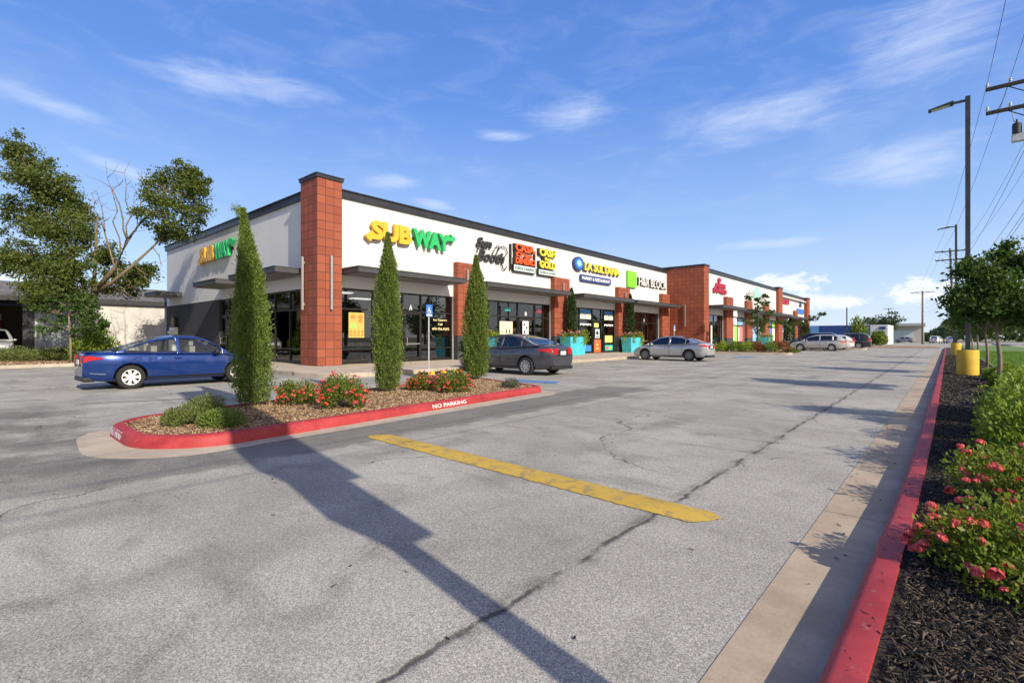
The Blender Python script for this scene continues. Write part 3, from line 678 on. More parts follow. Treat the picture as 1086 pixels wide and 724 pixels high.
for fr, u0, u1, loc, lab in ((Ff, 12.95, 18.15, (FX, 15.5, 6.3), 'yellow and green block letter sign on the sunlit front wall nearest the corner pier'),
                             (Fl, -34.9, -29.6, (-32.3, FL, 6.3), 'yellow and green block letter sign on the side wall behind the tallest conifer')):
    s = sign(loc, lab); y, g = sandwich(fr, u0, u1, 5.92, 6.82, s)
    y.build('yellow_lettering', M['yel'], s, bevel=.012); g.build('green_lettering', M['grn'], s, bevel=.012)
    m = MB()
    fbox(m, fr, u0 + .3, u1 - .3, 6.3, 6.38, .003, .1)
    m.build('sign_bracket', M['black'], s)
s = sign((FX, 21.4, 6.3), 'black script letter sign left of the orange stacked letter sign')
m = MB(); fit_text(m, 'Sun', Ff, 20.05, 21.35, 6.55, 7.12, .06, .1, .03, .35); m.build('upper_lettering', M['darkletter'], s)
m = MB(); fit_text(m, 'Booth', Ff, 20.15, 22.45, 5.78, 6.42, .06, .1, .03, .4)
for pts in ([(21.3, 5.95), (21.45, 6.4), (21.75, 6.78), (22.0, 6.84), (21.85, 6.5), (21.6, 6.1)], [(21.6, 6.0), (21.85, 6.5), (22.2, 6.84), (22.6, 6.8), (22.72, 6.5), (22.45, 6.2), (22.1, 6.08)], [(20.1, 6.2), (20.2, 6.5), (20.7, 6.52), (20.9, 6.45)], [(22.2, 5.85), (22.3, 5.5), (22.5, 5.45), (22.68, 5.68)]):
    m.tube([Ff(u, v, .12) for u, v in pts], .035, 6)
m.build('lower_lettering', M['darkletter'], s)
s = sign((FX, 24.3, 6.3), 'orange stacked letter sign with pale box below, between script and yellow signs')
m = MB()
for t, a, b, c, d in (('CASA', 23.4, 25.3, 6.72, 7.2), ("D'en", 23.45, 25.05, 6.4, 6.68), ('DINERO', 23.4, 25.35, 5.94, 6.34)): fit_text(m, t, Ff, a, b, c, d, .14, .1, .035)
m.build('lettering', M['org'], s)
m = MB()
for a, b, c, d in ((23.32, 25.25, 6.74, 7.2), (23.35, 24.0, 6.42, 6.68), (23.3, 25.3, 5.96, 6.34)): fbox(m, Ff, a, b, c, d, .03, .13)
fbox(m, Ff, 22.98, 23.08, 5.5, 7.1, .02, .16); fbox(m, Ff, 25.36, 25.44, 5.5, 6.95, .02, .16); fbox(m, Ff, 23.2, 25.36, 5.46, 5.9, .03, .2); m.build('sign_frame', M['black'], s)
m = MB(); fbox(m, Ff, 23.24, 25.32, 5.5, 5.86, .201, .215); b = m.build('sign_panel', M['pale'], s)
m = MB(); fit_text(m, 'CHECK CASHING', Ff, 23.34, 25.22, 5.59, 5.77, .218, .004, .02); m.build('panel_lettering', M['darkletter'], b)
s = sign((FX, 26.7, 6.3), 'lemon yellow stacked letter sign with pale box below')
m = MB()
for t, a, b, c, d in (('CASH', 25.85, 27.6, 6.74, 7.24), ('for', 26.4, 27.1, 6.46, 6.7), ('GOLD', 25.85, 27.62, 5.94, 6.42)): fit_text(m, t, Ff, a, b, c, d, .14, .1, .035)
m.build('lettering', M['lemon'], s)
m = MB()
for a, b, c, d in ((25.76, 27.5, 6.76, 7.22), (26.2, 27.0, 6.48, 6.7), (25.76, 27.5, 5.96, 6.4)): fbox(m, Ff, a, b, c, d, .03, .13)
fbox(m, Ff, 25.7, 27.7, 5.46, 5.86, .03, .2); m.build('sign_frame', M['black'], s)
m = MB(); fbox(m, Ff, 25.74, 27.66, 5.5, 5.82, .201, .215); b = m.build('sign_panel', M['pale'], s)
m = MB(); fit_text(m, 'GUNS & LOANS', Ff, 25.84, 27.56, 5.58, 5.74, .218, .004, .02); m.build('panel_lettering', M['darkletter'], b)
s = sign((FX, 33, 6.3), 'yellow letter sign with round blue emblem and navy plate beneath')
m = MB(); slab(m, oval(30.5, 6.72, .66, .5, 28), Ff, .05, .22); e = m.build('round_emblem', M['navy'], s)
m = MB(); slab(m, oval(30.5, 6.72, .52, .4, 28), Ff, .22, .23); m.build('emblem_ring', M['signblue'], e)
m = MB(); slab(m, oval(30.5, 6.74, .3, .24, 20), Ff, .231, .24); m.build('emblem_dome', M['sky'], e)
m = MB(); slab(m, [(30.22, 6.6), (30.8, 6.6), (30.7, 6.78), (30.5, 6.95), (30.3, 6.78)], Ff, .241, .25); m.build('emblem_dome', M['mint'], e)
m = MB(); fit_text(m, 'LA SULTANA', Ff, 31.3, 36.5, 6.32, 6.94, .12, .1, .03); b = m.build('lettering', M['lemon'], s)
m = MB(); fit_text(m, 'LA SULTANA', Ff, 31.2, 36.42, 6.28, 6.9, .04, .08, .045); m.build('letter_backing', M['navy'], b)
m = MB(); slab(m, round_poly(rect(30.8, 35.2, 5.5, 6.0), .14, 4), Ff, .04, .15); b = m.build('sign_plate', M['navy'], s)
m = MB(); fit_text(m, 'MARKET & RESTAURANT', Ff, 30.98, 35.02, 5.63, 5.87, .155, .01, .03); m.build('plate_lettering', M['signw'], b)
s = sign((FX, 41, 6.3), 'plain lime green square with white letters beside the tile tower')
m = MB(); fbox(m, Ff, 37.95, 39.5, 5.6, 6.98, .03, .2); m.build('green_square', M['lime'], s, bevel=.01)
m = MB(); fit_text(m, 'H&R BLOCK', Ff, 40.0, 45.7, 5.92, 6.6, .14, .06, .0); b = m.build('lettering', M['signw'], s)
m = MB(); fit_text(m, 'H&R BLOCK', Ff, 39.93, 45.66, 5.89, 6.63, .03, .10, .03); m.build('letter_return', M['black'], b)
s = sign((F2, 51, 6.4), 'crimson two line letter sign with small oval figure on top')
m = MB(); fit_text(m, 'ASIAN', F2f, 49.75, 52.7, 6.26, 6.74, .05, .14, .05); fit_text(m, 'EXPRESS', F2f, 49.3, 53.05, 5.74, 6.2, .05, .14, .05); m.build('lettering', M['crimson'], s)
m = MB(); slab(m, oval(51.0, 7.05, .36, .26), F2f, .05, .18); slab(m, rect(50.75, 51.0, 6.74, 6.86), F2f, .05, .15); m.build('emblem', M['crimson'], s)
s = sign((F2, 64, 6.4), 'grey script sign around a pale mint diamond above the young tree')
m = MB(); fit_text(m, 'cbd', F2f, 60.3, 63.0, 6.1, 6.8, .05, .1, .03); fit_text(m, 'life', F2f, 65.9, 68.4, 6.0, 6.8, .05, .1, .03); m.build('lettering', M['greyletter'], s)
m = MB(); slab(m, [(63.2, 6.0), (64.9, 6.0), (65.8, 6.5), (64.4, 7.4), (63.2, 6.7)], F2f, .05, .15); m.build('diamond', M['mint'], s)
s = sign((F3, 80, 6.4), 'dark red word sign on the farthest white wall section')
m = MB(); fit_text(m, 'SALON', F3f, 79.2, 83.6, 6.2, 6.9, .05, .12, .06); m.build('lettering', M['crimson'], s)
s = sign((F3, 91, 6.0), 'blue plate sign with dark drop above, at the far end wall')
m = MB(); slab(m, rect(89.3, 94.2, 5.2, 5.95), F3f, .05, .15); m.build('sign_plate', M['signblue'], s)
m = MB(); slab(m, [(91, 6.3), (92.6, 6.3), (91.9, 7.4)], F3f, .05, .15); m.build('drop_emblem', M['navy'], s)
# ---------------------------------------------------------------- posters on the glass
def poster(fr, u0, u1, v0, v1, mat, label, extra=None, d=-.132):
    m = MB(); slab(m, rect(u0, u1, v0, v1), fr, d, d + .006); c = fr((u0 + u1) / 2, v0, d)
    o = empty('window_poster', c, 0, label, 'poster', 'posters on the shop glass')
    m.build('sheet', mat, o)
    for e in extra or []:
        mm = MB()
        for kind, a in e[1]:
            if kind == 'r': slab(mm, rect(*a), fr, d + .006, d + .010)
            elif kind == 'o': slab(mm, oval(*a, 12), fr, d + .006, d + .010)
            else: fit_text(mm, kind, fr, *a, d + .009, 0, .02)
        mm.build(e[2], M[e[0]], o)
poster(Ff, 12.15, 12.95, 1.35, 2.5, M['poster'], 'yellow menu poster with food pictures on the glass by the corner pier',
       [('pgold', [('o', (12.38, 2.3, .14, .1)), ('o', (12.75, 2.3, .14, .1)), ('o', (12.75, 2.12, .12, .09))], 'picture'), ('pgreen', [('r', (12.25, 12.5, 1.78, 2.0))], 'picture'),
        ('pgold', [('o', (12.25 + .2 * k, 1.48, .07, .06)) for k in range(4)] + [('o', (12.25 + .2 * k, 1.62, .07, .06)) for k in range(4)], 'picture')])
poster(Ff, 22.3, 23.5, 1.55, 2.35, M['cream'], 'cream poster with dark bottles in the window behind the grey sedan', [('wood' if False else 'darkletter', [('o', (22.9, 1.72, .06, .14)), ('o', (23.2, 1.72, .06, .14))], 'picture')])
poster(Ff, 24.35, 24.95, 1.3, 2.4, M['signw'], 'white door notice with dark symbols above the grey sedan', [('darkletter', [('r', (24.45, 24.6, 2.1, 2.25)), ('r', (24.68, 24.85, 1.9, 2.05)), ('r', (24.45, 24.6, 1.6, 1.8))], 'picture')], -.03)
poster(Ff, 25.85, 26.5, 3.0, 3.25, M['crimson'], 'small red open sign hanging in the transom glass', [('signw', [('OPEN', (25.92, 26.43, 3.06, 3.2))], 'lettering')])
poster(Ff, 22.75, 23.3, 3.0, 3.2, M['teal'], 'small teal plate in the transom glass', None)
for a, b, side in ((31.15, 32.65, 'left of the market door'), (34.65, 36.0, 'right of the market door')):
    mid = (a + b) / 2
    poster(Ff, a, b, 2.75, 3.45, M['signw'], 'blue topped white banner in the transom ' + side, [('pblue', [('r', (a, b, 3.15, 3.45)), ('r', (mid - .04, mid + .04, 2.75, 3.14))], 'picture'), ('gold', [('o', (a + .35, 2.95, .18, .12)), ('o', (b - .35, 2.95, .18, .12))], 'picture')])
    m = MB(); slab(m, [(a, 2.4), (a, 2.22)] + [(a + (b - a) * k / 12, 2.22 + .09 * abs(math.sin(k * math.pi / 4))) for k in range(1, 12)] + [(b, 2.22), (b, 2.4)], Ff, -.132, -.126); m.build('window_scallop', M['signw'], mall)
poster(Ff, 32.95, 33.6, 2.15, 2.45, M['pyellow'], 'small yellow notice high on the market door', None, -.03)
poster(Ff, 33.1, 33.75, 1.3, 2.0, M['pale'], 'pale printed notice at the middle of the market door', [('darkletter', [('o', (33.4, 1.7, .2, .15)), ('r', (33.25, 33.6, 1.38, 1.45))], 'picture')], -.03)
poster(Ff, 32.95, 33.9, .22, 1.2, M['porange'], 'orange poster on the bottom of the market door', [('gold', [('o', (33.4, .8, .1, .1)), ('r', (33.2, 33.65, .45, .52))], 'picture')], -.03)
poster(Ff, 34.75, 35.9, .95, 1.5, M['pyellow'], 'pale yellow poster low in the window right of the market door', None)
poster(Ff, 34.75, 36.0, .3, .75, M['teal'], 'colourful low poster below the pale yellow one', [('porange', [('o', (35.1, .5, .2, .15))], 'picture'), ('pgreen', [('o', (35.6, .52, .22, .15))], 'picture')])
poster(Ff, 31.9, 32.7, .3, .75, M['pblue'], 'blue low poster left of the market door', None)
# colour panels of the second block
cols2 = [(54.75, 55.7, 'signw', 'white'), (55.9, 57.5, 'pgreen', 'green'), (57.7, 59.45, 'ppink', 'pink')]
for a, b, k, w in cols2:
    poster(F2f, a, b, .9, 2.58, M[k], f'tall {w} window graphic between the first two piers past the tower', [('signw' if k != 'signw' else 'ppink', [('r', (a + .1, a + .5, 1.0, 2.4))], 'picture')])
    poster(F2f, a, b, 2.72, 3.45, M[{'signw': 'pcobalt', 'pgreen': 'signw', 'ppink': 'sky'}[k]], f'short transom graphic above the tall {w} one', None)
for a, b, k, w in ((61.75, 63.1, 'signw', 'white'), (63.3, 65.1, 'sky', 'sky blue'), (65.3, 67.0, 'signw', 'white')):
    poster(F2f, a, b, .9, 2.58, M[k], f'{w} window graphic behind the young island tree, ' + ('left pane' if a < 62 else 'middle pane' if a < 64 else 'right pane'), None)
for a, b, k, w in ((69.15, 70.3, 'signw', 'white'), (70.5, 71.9, 'pcobalt', 'cobalt blue'), (72.1, 73.6, 'signw', 'white')):
    poster(F2f, a, b, .9, 2.58, M[k], f'{w} window graphic in the bay before the far pier, ' + ('near pane' if a < 70 else 'middle pane' if a < 72 else 'far pane'), None)
    poster(F2f, a, b, 2.72, 3.45, M['pgreen' if a > 72 else 'pcobalt'], f'transom graphic in the bay before the far pier, ' + ('above the near white pane' if a < 70 else 'above the cobalt pane' if a < 72 else 'lime one above the far white pane'), None)
m = MB(); slab(m, rect(48.95, 49.35, .8, 2.5), F2f, -.03, -.025); fit_text(m, 'PUSH', F2f, 48.98, 49.3, 2.1, 2.3, -.02, 0); m.build('door_lettering', M['signw'], mall)
# meter box on the dark side wall
u = empty('utility_box', (-40.2, 10.6, .15), 0, 'black and white meter box on the charcoal side wall', 'meter box')
m = MB(); m.box(-40.5, -39.8, 10.55, 10.775, 2.1, 2.75); m.build('cover', M['black'], u, bevel=.02)
m = MB(); m.box(-40.7, -39.7, 10.5, 10.776, 1.25, 2.05); m.build('meter_panel', M['white'], u, bevel=.02)
m = MB()
for k in range(3): m.lathe([(.11, 0), (.11, -.1), (.07, -.13)], 12, (-40.5 + .3 * k, 10.49, 1.7), 'y')
m.build('dial', M['pale'], u); m = MB(); m.box(-40.6, -39.8, 10.45, 10.777, .15, 1.2); m.build('base', M['white'], u)
# ================================================================ VEGETATION
def unit(n):
    v = rng.normal(size=(n, 3)); return v / np.linalg.norm(v, axis=1, keepdims=True)
def leaves(name, C, size, mat, parent, wid=.55, dirs=None, jitter=1., var=.35, fold=.25, mats=None, mi=None):
    """one bent diamond per leaf; C (n,3) centres, dirs = preferred growing direction"""
    C = np.asarray(C); n = len(C); d = unit(n) * jitter
    if dirs is not None: d = d + dirs
    d /= np.linalg.norm(d, axis=1, keepdims=True) + 1e-9
    r = unit(n); s = np.cross(d, r); s /= np.linalg.norm(s, axis=1, keepdims=True) + 1e-9; nz = np.cross(d, s)
    L = (size * rng.uniform(1 - var, 1 + var, n))[:, None]; W = L * wid
    V = np.stack([C - d * L * .5, C + s * W * .5 + nz * W * fold, C + d * L * .5 - nz * L * .08, C - s * W * .5 + nz * W * fold], 1).reshape(-1, 3)
    return np_mesh(name, V, np.arange(4 * n).reshape(-1, 4), mat if mats is None else mats, parent, mi=mi)
def clumped(centers, radii, n_per, shell=.35):
    out = []
    for c, r in zip(centers, radii):
        u = unit(n_per); q = rng.uniform(shell, 1, n_per) ** .6
        r3 = np.array(r) if hasattr(r, '__len__') else np.array([r, r, r * .8])
        out.append(np.array(c) + u * q[:, None] * r3)
    return np.vstack(out)
def wander(a, b, n, amp):
    a, b = np.array(a, float), np.array(b, float); P = [a + (b - a) * k / n for k in range(n + 1)]
    for k in range(1, n): P[k] = P[k] + rng.normal(0, amp, 3)
    return [tuple(p) for p in P]
# ---------------------------------------------------------------- columnar conifers
def conifer(x, y, z0, top, rad, lab, group, mat='leaf_con', lean=(0, 0), n=15000, spray=.085, tuft=False, prof=None):
    t = empty('conifer', (x, y, z0), 0, lab, 'conifer', group)
    MB().tube(wander((x, y, z0 - .05), (x + lean[0] * .5, y + lean[1] * .5, z0 + (top - z0) * .85), 5, .008), [.06, .055, .05, .035, .02, .01], 8).build('trunk', M['bark'], t)
    H = top - z0; u = rng.uniform(0, 1, n) ** .85; a = rng.uniform(0, 2 * np.pi, n)
    pr = prof or [(0, .6), (.04, .85), (.12, 1.), (.3, 1.03), (.5, 1.), (.66, .88), (.78, .66), (.86, .42), (.92, .24), (.97, .13), (1, .05)]
    r = np.interp(u, [p[0] for p in pr], [p[1] for p in pr]) * rad
    ph = rng.uniform(0, 6, 4); lump = 1 + .12 * np.sin(3 * a + 9 * u + ph[0]) + .12 * np.sin(5 * a - 23 * u + ph[1]) + .10 * np.sin(9 * a + 47 * u + ph[2]) + .07 * np.sin(13 * a - 83 * u + ph[3])
    q = np.where(rng.random(n) < .72, rng.uniform(.82, 1.06, n), rng.uniform(.35, .85, n)); rr = r * lump * q
    stray = rng.random(n) < .07; rr = np.where(stray, rr * rng.uniform(1.05, 1.34, n) + .012, rr)
    gap = np.sin(7 * a + 31 * u + ph[1]) * np.sin(11 * a - 57 * u + ph[3]); rr = np.where((gap > .45) & ~stray, rr * .74, rr)
    cx = x + lean[0] * u ** 2.2; cy = y + lean[1] * u ** 2.2
    C = np.stack([cx + rr * np.cos(a), cy + rr * np.sin(a), z0 + .07 + u * (H - .07)], 1)
    D = np.stack([np.cos(a) * .75, np.sin(a) * .75, np.full(n, .95)], 1)
    if tuft:
        m_ = 260; q = rng.uniform(0, 1, m_)
        C2 = np.stack([x + lean[0] * (.9 + .9 * q) + rng.normal(0, .05, m_), y + lean[1] * (.9 + .9 * q) + rng.normal(0, .05, m_), top - .12 + .16 * q + rng.normal(0, .05, m_)], 1)
        C = np.vstack([C, C2]); D = np.vstack([D, np.tile([lean[0], lean[1], .5], (m_, 1))])
    leaves('foliage', C, spray, M[mat], t, .34, D, .75, .4, .2)
    return t
G1 = 'columnar conifers on the parking island'
conifer(-9.53, 3.76, .12, 3.72, .30, 'tallest looking columnar conifer with a bent tip, beside the blue coupe', G1, lean=(-.14, -.12), n=46000, spray=.046, tuft=True, prof=[(0, .78), (.1, .97), (.25, 1), (.4, .92), (.6, .72), (.75, .5), (.85, .3), (.93, .17), (1, .1)])
conifer(-9.67, 6.78, .12, 3.78, .275, 'columnar conifer in the middle of the island, before the poster window', G1, n=42000, spray=.048, prof=[(0, .72), (.1, 1), (.3, 1.03), (.5, .97), (.68, .78), (.8, .55), (.9, .28), (1, .08)])
conifer(-10.5, 10.48, .12, 3.8, .325, 'columnar conifer at the island end hiding the nose of the grey sedan', G1, n=40000, spray=.054, prof=[(0, .72), (.1, 1), (.3, 1.03), (.5, .97), (.68, .78), (.8, .55), (.9, .28), (1, .08)])
# ---------------------------------------------------------------- bushes
blossom_cache = {}
def blossom_mesh(mat, r, k=16):
    key = (mat, k)
    if key not in blossom_cache:
        u = unit(k); u[:, 2] = np.abs(u[:, 2]) * .8; C = u * .62
        d = u; n = k; s = np.cross(d, unit(n)); s /= np.linalg.norm(s, axis=1, keepdims=True); t = np.cross(d, s)
        V = np.stack([C - t * .35, C + s * .5 + d * .12, C + t * .55 + d * .25, C - s * .5 + d * .12], 1).reshape(-1, 3)
        me = bpy.data.meshes.new('blossom'); me.from_pydata([tuple(v) for v in V], [], [list(range(4 * i, 4 * i + 4)) for i in range(n)]); me.materials.append(M[mat]); blossom_cache[key] = me
    return blossom_cache[key]
def bush(name, x, y, z0, r, h, lab, cat, group, leaf, n, ls, fl=None, nf=0, fr=.03, ry=None, wid=.55, flat=.0, k=16, upw=.5, stems=9):
    t = empty(name, (x, y, z0), 0, lab, cat, group); ry = ry or r
    nc = 34; u = unit(nc); u[:, 2] = np.abs(u[:, 2]); C0 = np.stack([x + u[:, 0] * r * .68, y + u[:, 1] * ry * .68, z0 + h * (.22 + .6 * u[:, 2] * rng.uniform(.55, 1.15, nc))], 1)
    C0 = np.vstack([C0, np.stack([x + r * .45 * np.clip(rng.normal(0, 1, 14), -1.4, 1.4), y + ry * .45 * np.clip(rng.normal(0, 1, 14), -1.4, 1.4), z0 + h * rng.uniform(.15, .55, 14)], 1)])
    P = clumped(C0, [(r * .36, ry * .36, h * .26)] * len(C0), n // len(C0)); P[:, 2] = np.maximum(P[:, 2], z0 + .015)
    D = (P - np.array([x, y, z0])) / max(r, h); D[:, 2] += upw
    leaves('foliage', P, ls, M[leaf], t, wid, D, .9)
    m = MB()
    for i in range(stems):
        q = C0[i % len(C0)]; m.tube(wander((x + random.gauss(0, r * .12), y + random.gauss(0, ry * .12), z0 - .02), tuple(q), 3, r * .06), [.012, .009, .006, .003], 5)
    m.build('stem', M['bark'], t)
    for i in range(nf):
        q = P[rng.integers(len(P))]; c = np.array([x, y, z0 + h * .25]); v = q - c
        for _ in range(5):
            q2 = P[rng.integers(len(P))]; v2 = q2 - c
            if np.linalg.norm(v2 / [r, ry, h]) > np.linalg.norm(v / [r, ry, h]) and v2[2] > -h * .05: q, v = q2, v2
        p = q + v / (np.linalg.norm(v) + 1e-6) * fr * .8
        f = fl[i % len(fl)]
        o = bpy.data.objects.new('blossom', blossom_mesh(f, fr, k)); COL.objects.link(o); o.parent = t
        o.location = tuple(p - np.array([x, y, z0])); sc_ = fr * random.uniform(.65, 1.35); o.scale = (sc_, sc_, sc_ * .85)
        o.rotation_euler = (random.gauss(0, .5), random.gauss(0, .5), random.uniform(0, 6.3))
    return t
GR = 'coral flowering shrub roses on the island'; CP = ['petal', 'petal', 'petalr', 'petalp']
bush('rose_bush', -9.15, 4.42, .12, .42, .50, 'coral rose bush close behind the bent conifer, left of the larger rose bush', 'rose bush', GR, 'leaf_rose', 3600, .04, CP, 99, .031)
bush('rose_bush', -8.05, 4.7, .12, .47, .58, 'largest coral rose bush on the island, left of the middle conifer', 'rose bush', GR, 'leaf_rose', 4800, .04, CP, 99, .037)
bush('rose_bush', -9.3, 7.45, .12, .38, .42, 'small coral rose bush just right of the middle conifer', 'rose bush', GR, 'leaf_rose', 3000, .04, CP, 90, .031)
bush('rose_bush', -8.45, 7.7, .12, .45, .54, 'coral rose bush above the white kerb lettering, left of the end conifer', 'rose bush', GR, 'leaf_rose', 4200, .04, CP, 99, .035)
GH = 'low herbs at the island tip'
bush('herb_clump', -8.15, 2.25, .12, .26, .30, 'low pinkish green herb clump nearest the island tip', 'herb', GH, 'leaf_herb', 4200, .035, None, 0, wid=.35, upw=1.1)
bush('herb_clump', -8.75, 2.75, .12, .34, .36, 'grey green herb clump standing behind the tip clump', 'herb', GH, 'leaf_herb', 3800, .035, None, 0, wid=.3, upw=1.2)
bush('herb_clump', -7.65, 2.62, .12, .34, .25, 'darker spreading herb clump in the long shadow near the red kerb', 'herb', GH, 'leaf_con', 4200, .035, None, 0, wid=.4, upw=.8)
bush('sage_clump', -8.1, 9.3, .12, .26, .26, 'pale grey sage tuft at the far end of the red kerbed island', 'sage', None, 'leaf_sage', 2400, .05, None, 0, wid=.22, upw=1.1)
# street-side bed
bush('rose_bush', .44, 3.62, .12, .60, .44, 'nearest pink rose bush on black mulch by the red kerb', 'rose bush', 'pink roses in the street-side bed', 'leaf_rose', 7600, .031, ['petalp', 'petal', 'petalp'], 92, .029, ry=.56, k=26, stems=40)
bush('rose_bush', .55, 5.2, .12, .62, .48, 'second pink rose bush, between the nearest one and the bright green shrubs', 'rose bush', 'pink roses in the street-side bed', 'leaf_rose', 7000, .031, ['petalp', 'petal', 'petalp'], 75, .029, ry=.56, k=26, stems=40)
bush('rose_bush', .30, 2.06, .12, .14, .20, 'small pink rose tip at the very bottom corner of the mulch bed', 'rose bush', 'pink roses in the street-side bed', 'leaf_rose', 700, .035, ['petalp'], 9, .022, k=26)
GS = 'bright green shrubs in the street-side bed'
for x, y, r, h, lab in ((.88, 6.9, .72, .90, 'nearest bright green shrub behind the pink roses'), (.98, 8.6, .70, .88, 'second bright green shrub in the row behind the roses'), (1.1, 10.4, .6, .72, 'third bright green shrub, halfway to the young tree'),
                        (1.25, 12.2, .5, .58, 'fourth bright green shrub, just before the young tree trunk'), (1.3, 14.6, .5, .5, 'low bright green shrub beside the near young tree trunk'), (1.35, 17.2, .5, .5, 'low bright green shrub right of the near yellow lamp base'), (1.3, 19.8, .45, .5, 'small bright green shrub beside the yellow lamp base')):
    bush('green_shrub', x, y, .12, r, h, lab, 'shrub', GS, 'leaf_shrub', 8000, .056, None, 0, wid=.5, ry=r * 1.4)
# ---------------------------------------------------------------- deciduous trees
def tree(name, x, y, z0, trunk_pts, trunk_r, blobs, n_per, ls, lab, group, leaf, bark, clumps=9, bare=None, wid=.6, limbs=True, crad=.42, spread=.44, fill=0):
    t = empty(name, (x, y, z0), 0, lab, 'tree', group)
    m = MB()
    for pts, rr in zip(trunk_pts, trunk_r): m.tube(pts, rr, 9)
    tips = [Vector(p[-1]) for p in trunk_pts]; allp = [Vector(q) for p in trunk_pts for q in p[1:]]
    CC, RR = [], []
    nclump = clumps if isinstance(clumps, list) else [clumps] * len(blobs)
    for bi, (bx, by, bz, rx, ry, rz) in enumerate(blobs):
        K = nclump[bi]; u = unit(K); q = rng.uniform(.3, 1.0, K)[:, None]; c = np.array([bx, by, bz]) + u * q * np.array([rx, ry, rz])
        mean = (rx + ry + rz) / 3
        for k in range(K):
            CC.append(c[k]); s = mean * crad * random.uniform(.6, 1.25); RR.append((s, s, s * .7))
        if limbs:
            src = min(allp, key=lambda p: (p - Vector((bx, by, bz))).length + max(0, p.z - bz) * 2)
            mid = src.lerp(Vector((bx, by, bz)), .55) + Vector((0, 0, .06 * mean)); r0 = max(.012, .05 * mean)
            m.tube(wander(tuple(src), (bx, by, bz), 4, .05 * mean), [r0, r0 * .85, r0 * .7, r0 * .55, r0 * .4], 6)
            for k in range(K):
                m.tube(wander((bx, by, bz) if k % 2 else tuple(mid), tuple(c[k]), 3, .05 * mean), [r0 * .4, r0 * .3, r0 * .2, r0 * .08], 5)
    for pts, r0 in (bare or []):
        m.tube(pts, [r0 * (1 - .85 * k / (len(pts) - 1)) for k in range(len(pts))], 6)
    m.build('trunk', M[bark], t, smooth=True)
    P = np.vstack([np.array(c_) + np.clip(rng.normal(0, spread, (n_per, 3)), -1.3, 1.3) * np.array(r_) for c_, r_ in zip(CC, RR)])
    if fill:
        F_ = [np.array(b_[:3]) + unit(fill) * rng.uniform(0, 1.12, (fill, 1)) ** .45 * np.array(b_[3:]) for b_ in blobs]; P = np.vstack([P] + F_)
    D = np.tile([0, 0, -.25], (len(P), 1)); leaves('crown', P, ls, M[leaf], t, wid, D, 1., .45)
    return t
# big two-crowned tree at the left, dead branches between its crowns
def W(px, py, Z):      # a point at camera depth Z seen at the given place of the photograph, used to size the tree
    a = (px - 543) / 527; b = (357.5 - py) / 527; c, s = math.cos(TH), math.sin(TH)
    return (Z * (a * c - s), Z * (c + a * s), 1.37 + b * Z)
ZT = 26.5
base = W(95, 386, ZT); base = (base[0], base[1], .1)
def bl(px, py, rpx, rpy, dz=0, ry=1.0):
    p = W(px, py, ZT + dz); k = (ZT + dz) / 527; return (p[0], p[1], p[2], rpx * k, rpx * k * ry, rpy * k)
blobs = [bl(22, 165, 16, 22, .3), bl(38, 190, 24, 26, -.5), bl(60, 205, 22, 24, .6), bl(28, 232, 26, 28, .2), bl(62, 240, 30, 26, -.8), bl(85, 235, 16, 30, .8), bl(15, 272, 20, 22, -.3), bl(45, 285, 32, 26, .5), bl(78, 285, 26, 24, -.8), bl(55, 315, 30, 20, -1.),
         bl(178, 200, 30, 24, .5), bl(205, 222, 20, 30, 0), bl(168, 225, 22, 20, -.7), bl(195, 185, 16, 16, .9), bl(185, 245, 22, 16, .4), bl(212, 200, 10, 16, -.4), bl(128, 300, 24, 18, 1.5), bl(115, 275, 16, 18, 1.2), bl(145, 290, 18, 14, .6)]
tp = [[base, W(93, 350, ZT), W(97, 322, ZT), W(104, 300, ZT)], [W(97, 330, ZT), W(88, 300, ZT), W(76, 270, ZT), W(60, 240, ZT), W(42, 210, ZT)], [W(104, 305, ZT), W(122, 285, ZT), W(135, 255, ZT), W(150, 235, ZT), W(170, 218, ZT)], [W(100, 312, ZT), W(118, 300, ZT - .5), W(140, 282, ZT - .5), W(162, 262, ZT), W(182, 240, ZT)], [W(98, 320, ZT), W(101, 280, ZT + .5), W(102, 250, ZT + .5), W(104, 228, ZT + .5)]]
tr = [[.27, .21, .18, .16], [.12, .10, .08, .06, .04], [.13, .11, .09, .06, .04], [.10, .09, .07, .05, .03], [.10, .08, .06, .03]]
bare = []
for a, b, r0 in (((135, 255), (120, 180), .05), ((135, 255), (138, 170), .045), ((122, 285), (103, 205), .06), ((128, 268), (112, 170), .04), ((150, 235), (150, 190), .035), ((104, 300), (82, 318), .04), ((140, 282), (168, 300), .04), ((162, 262), (176, 290), .03), ((118, 300), (150, 318), .035), ((104, 228), (98, 200), .03), ((112, 245), (90, 215), .03), ((135, 255), (158, 215), .035), ((150, 235), (140, 200), .025), ((120, 285), (145, 305), .03), ((97, 322), (70, 300), .03)):
    pts = wander(W(*a, ZT), W(*b, ZT + random.uniform(-1, 1)), 6, .12); bare.append((pts, r0))
    for k in (2, 3, 4, 5):
        q = Vector(pts[k]); e = q + Vector((random.gauss(0, .5), random.gauss(0, .5), random.uniform(.1, .9))); bare.append((wander(tuple(q), tuple(e), 3, .05), r0 * .35))
tree('broadleaf_tree', base[0], base[1], .1, tp, tr, blobs, 105, .13, 'big two-crowned tree with bare branches between, left of the side wall', None, 'leaf_big', 'barktan', [30] * 10 + [18] * 9, bare, crad=.38, spread=.54, fill=260)
ZS_ = 24.8; b2 = W(75, 389, ZS_)
def bl2(px, py, rpx, rpy): p = W(px, py, ZS_); k = ZS_ / 527; return (p[0], p[1], p[2], rpx * k, rpx * k, rpy * k)
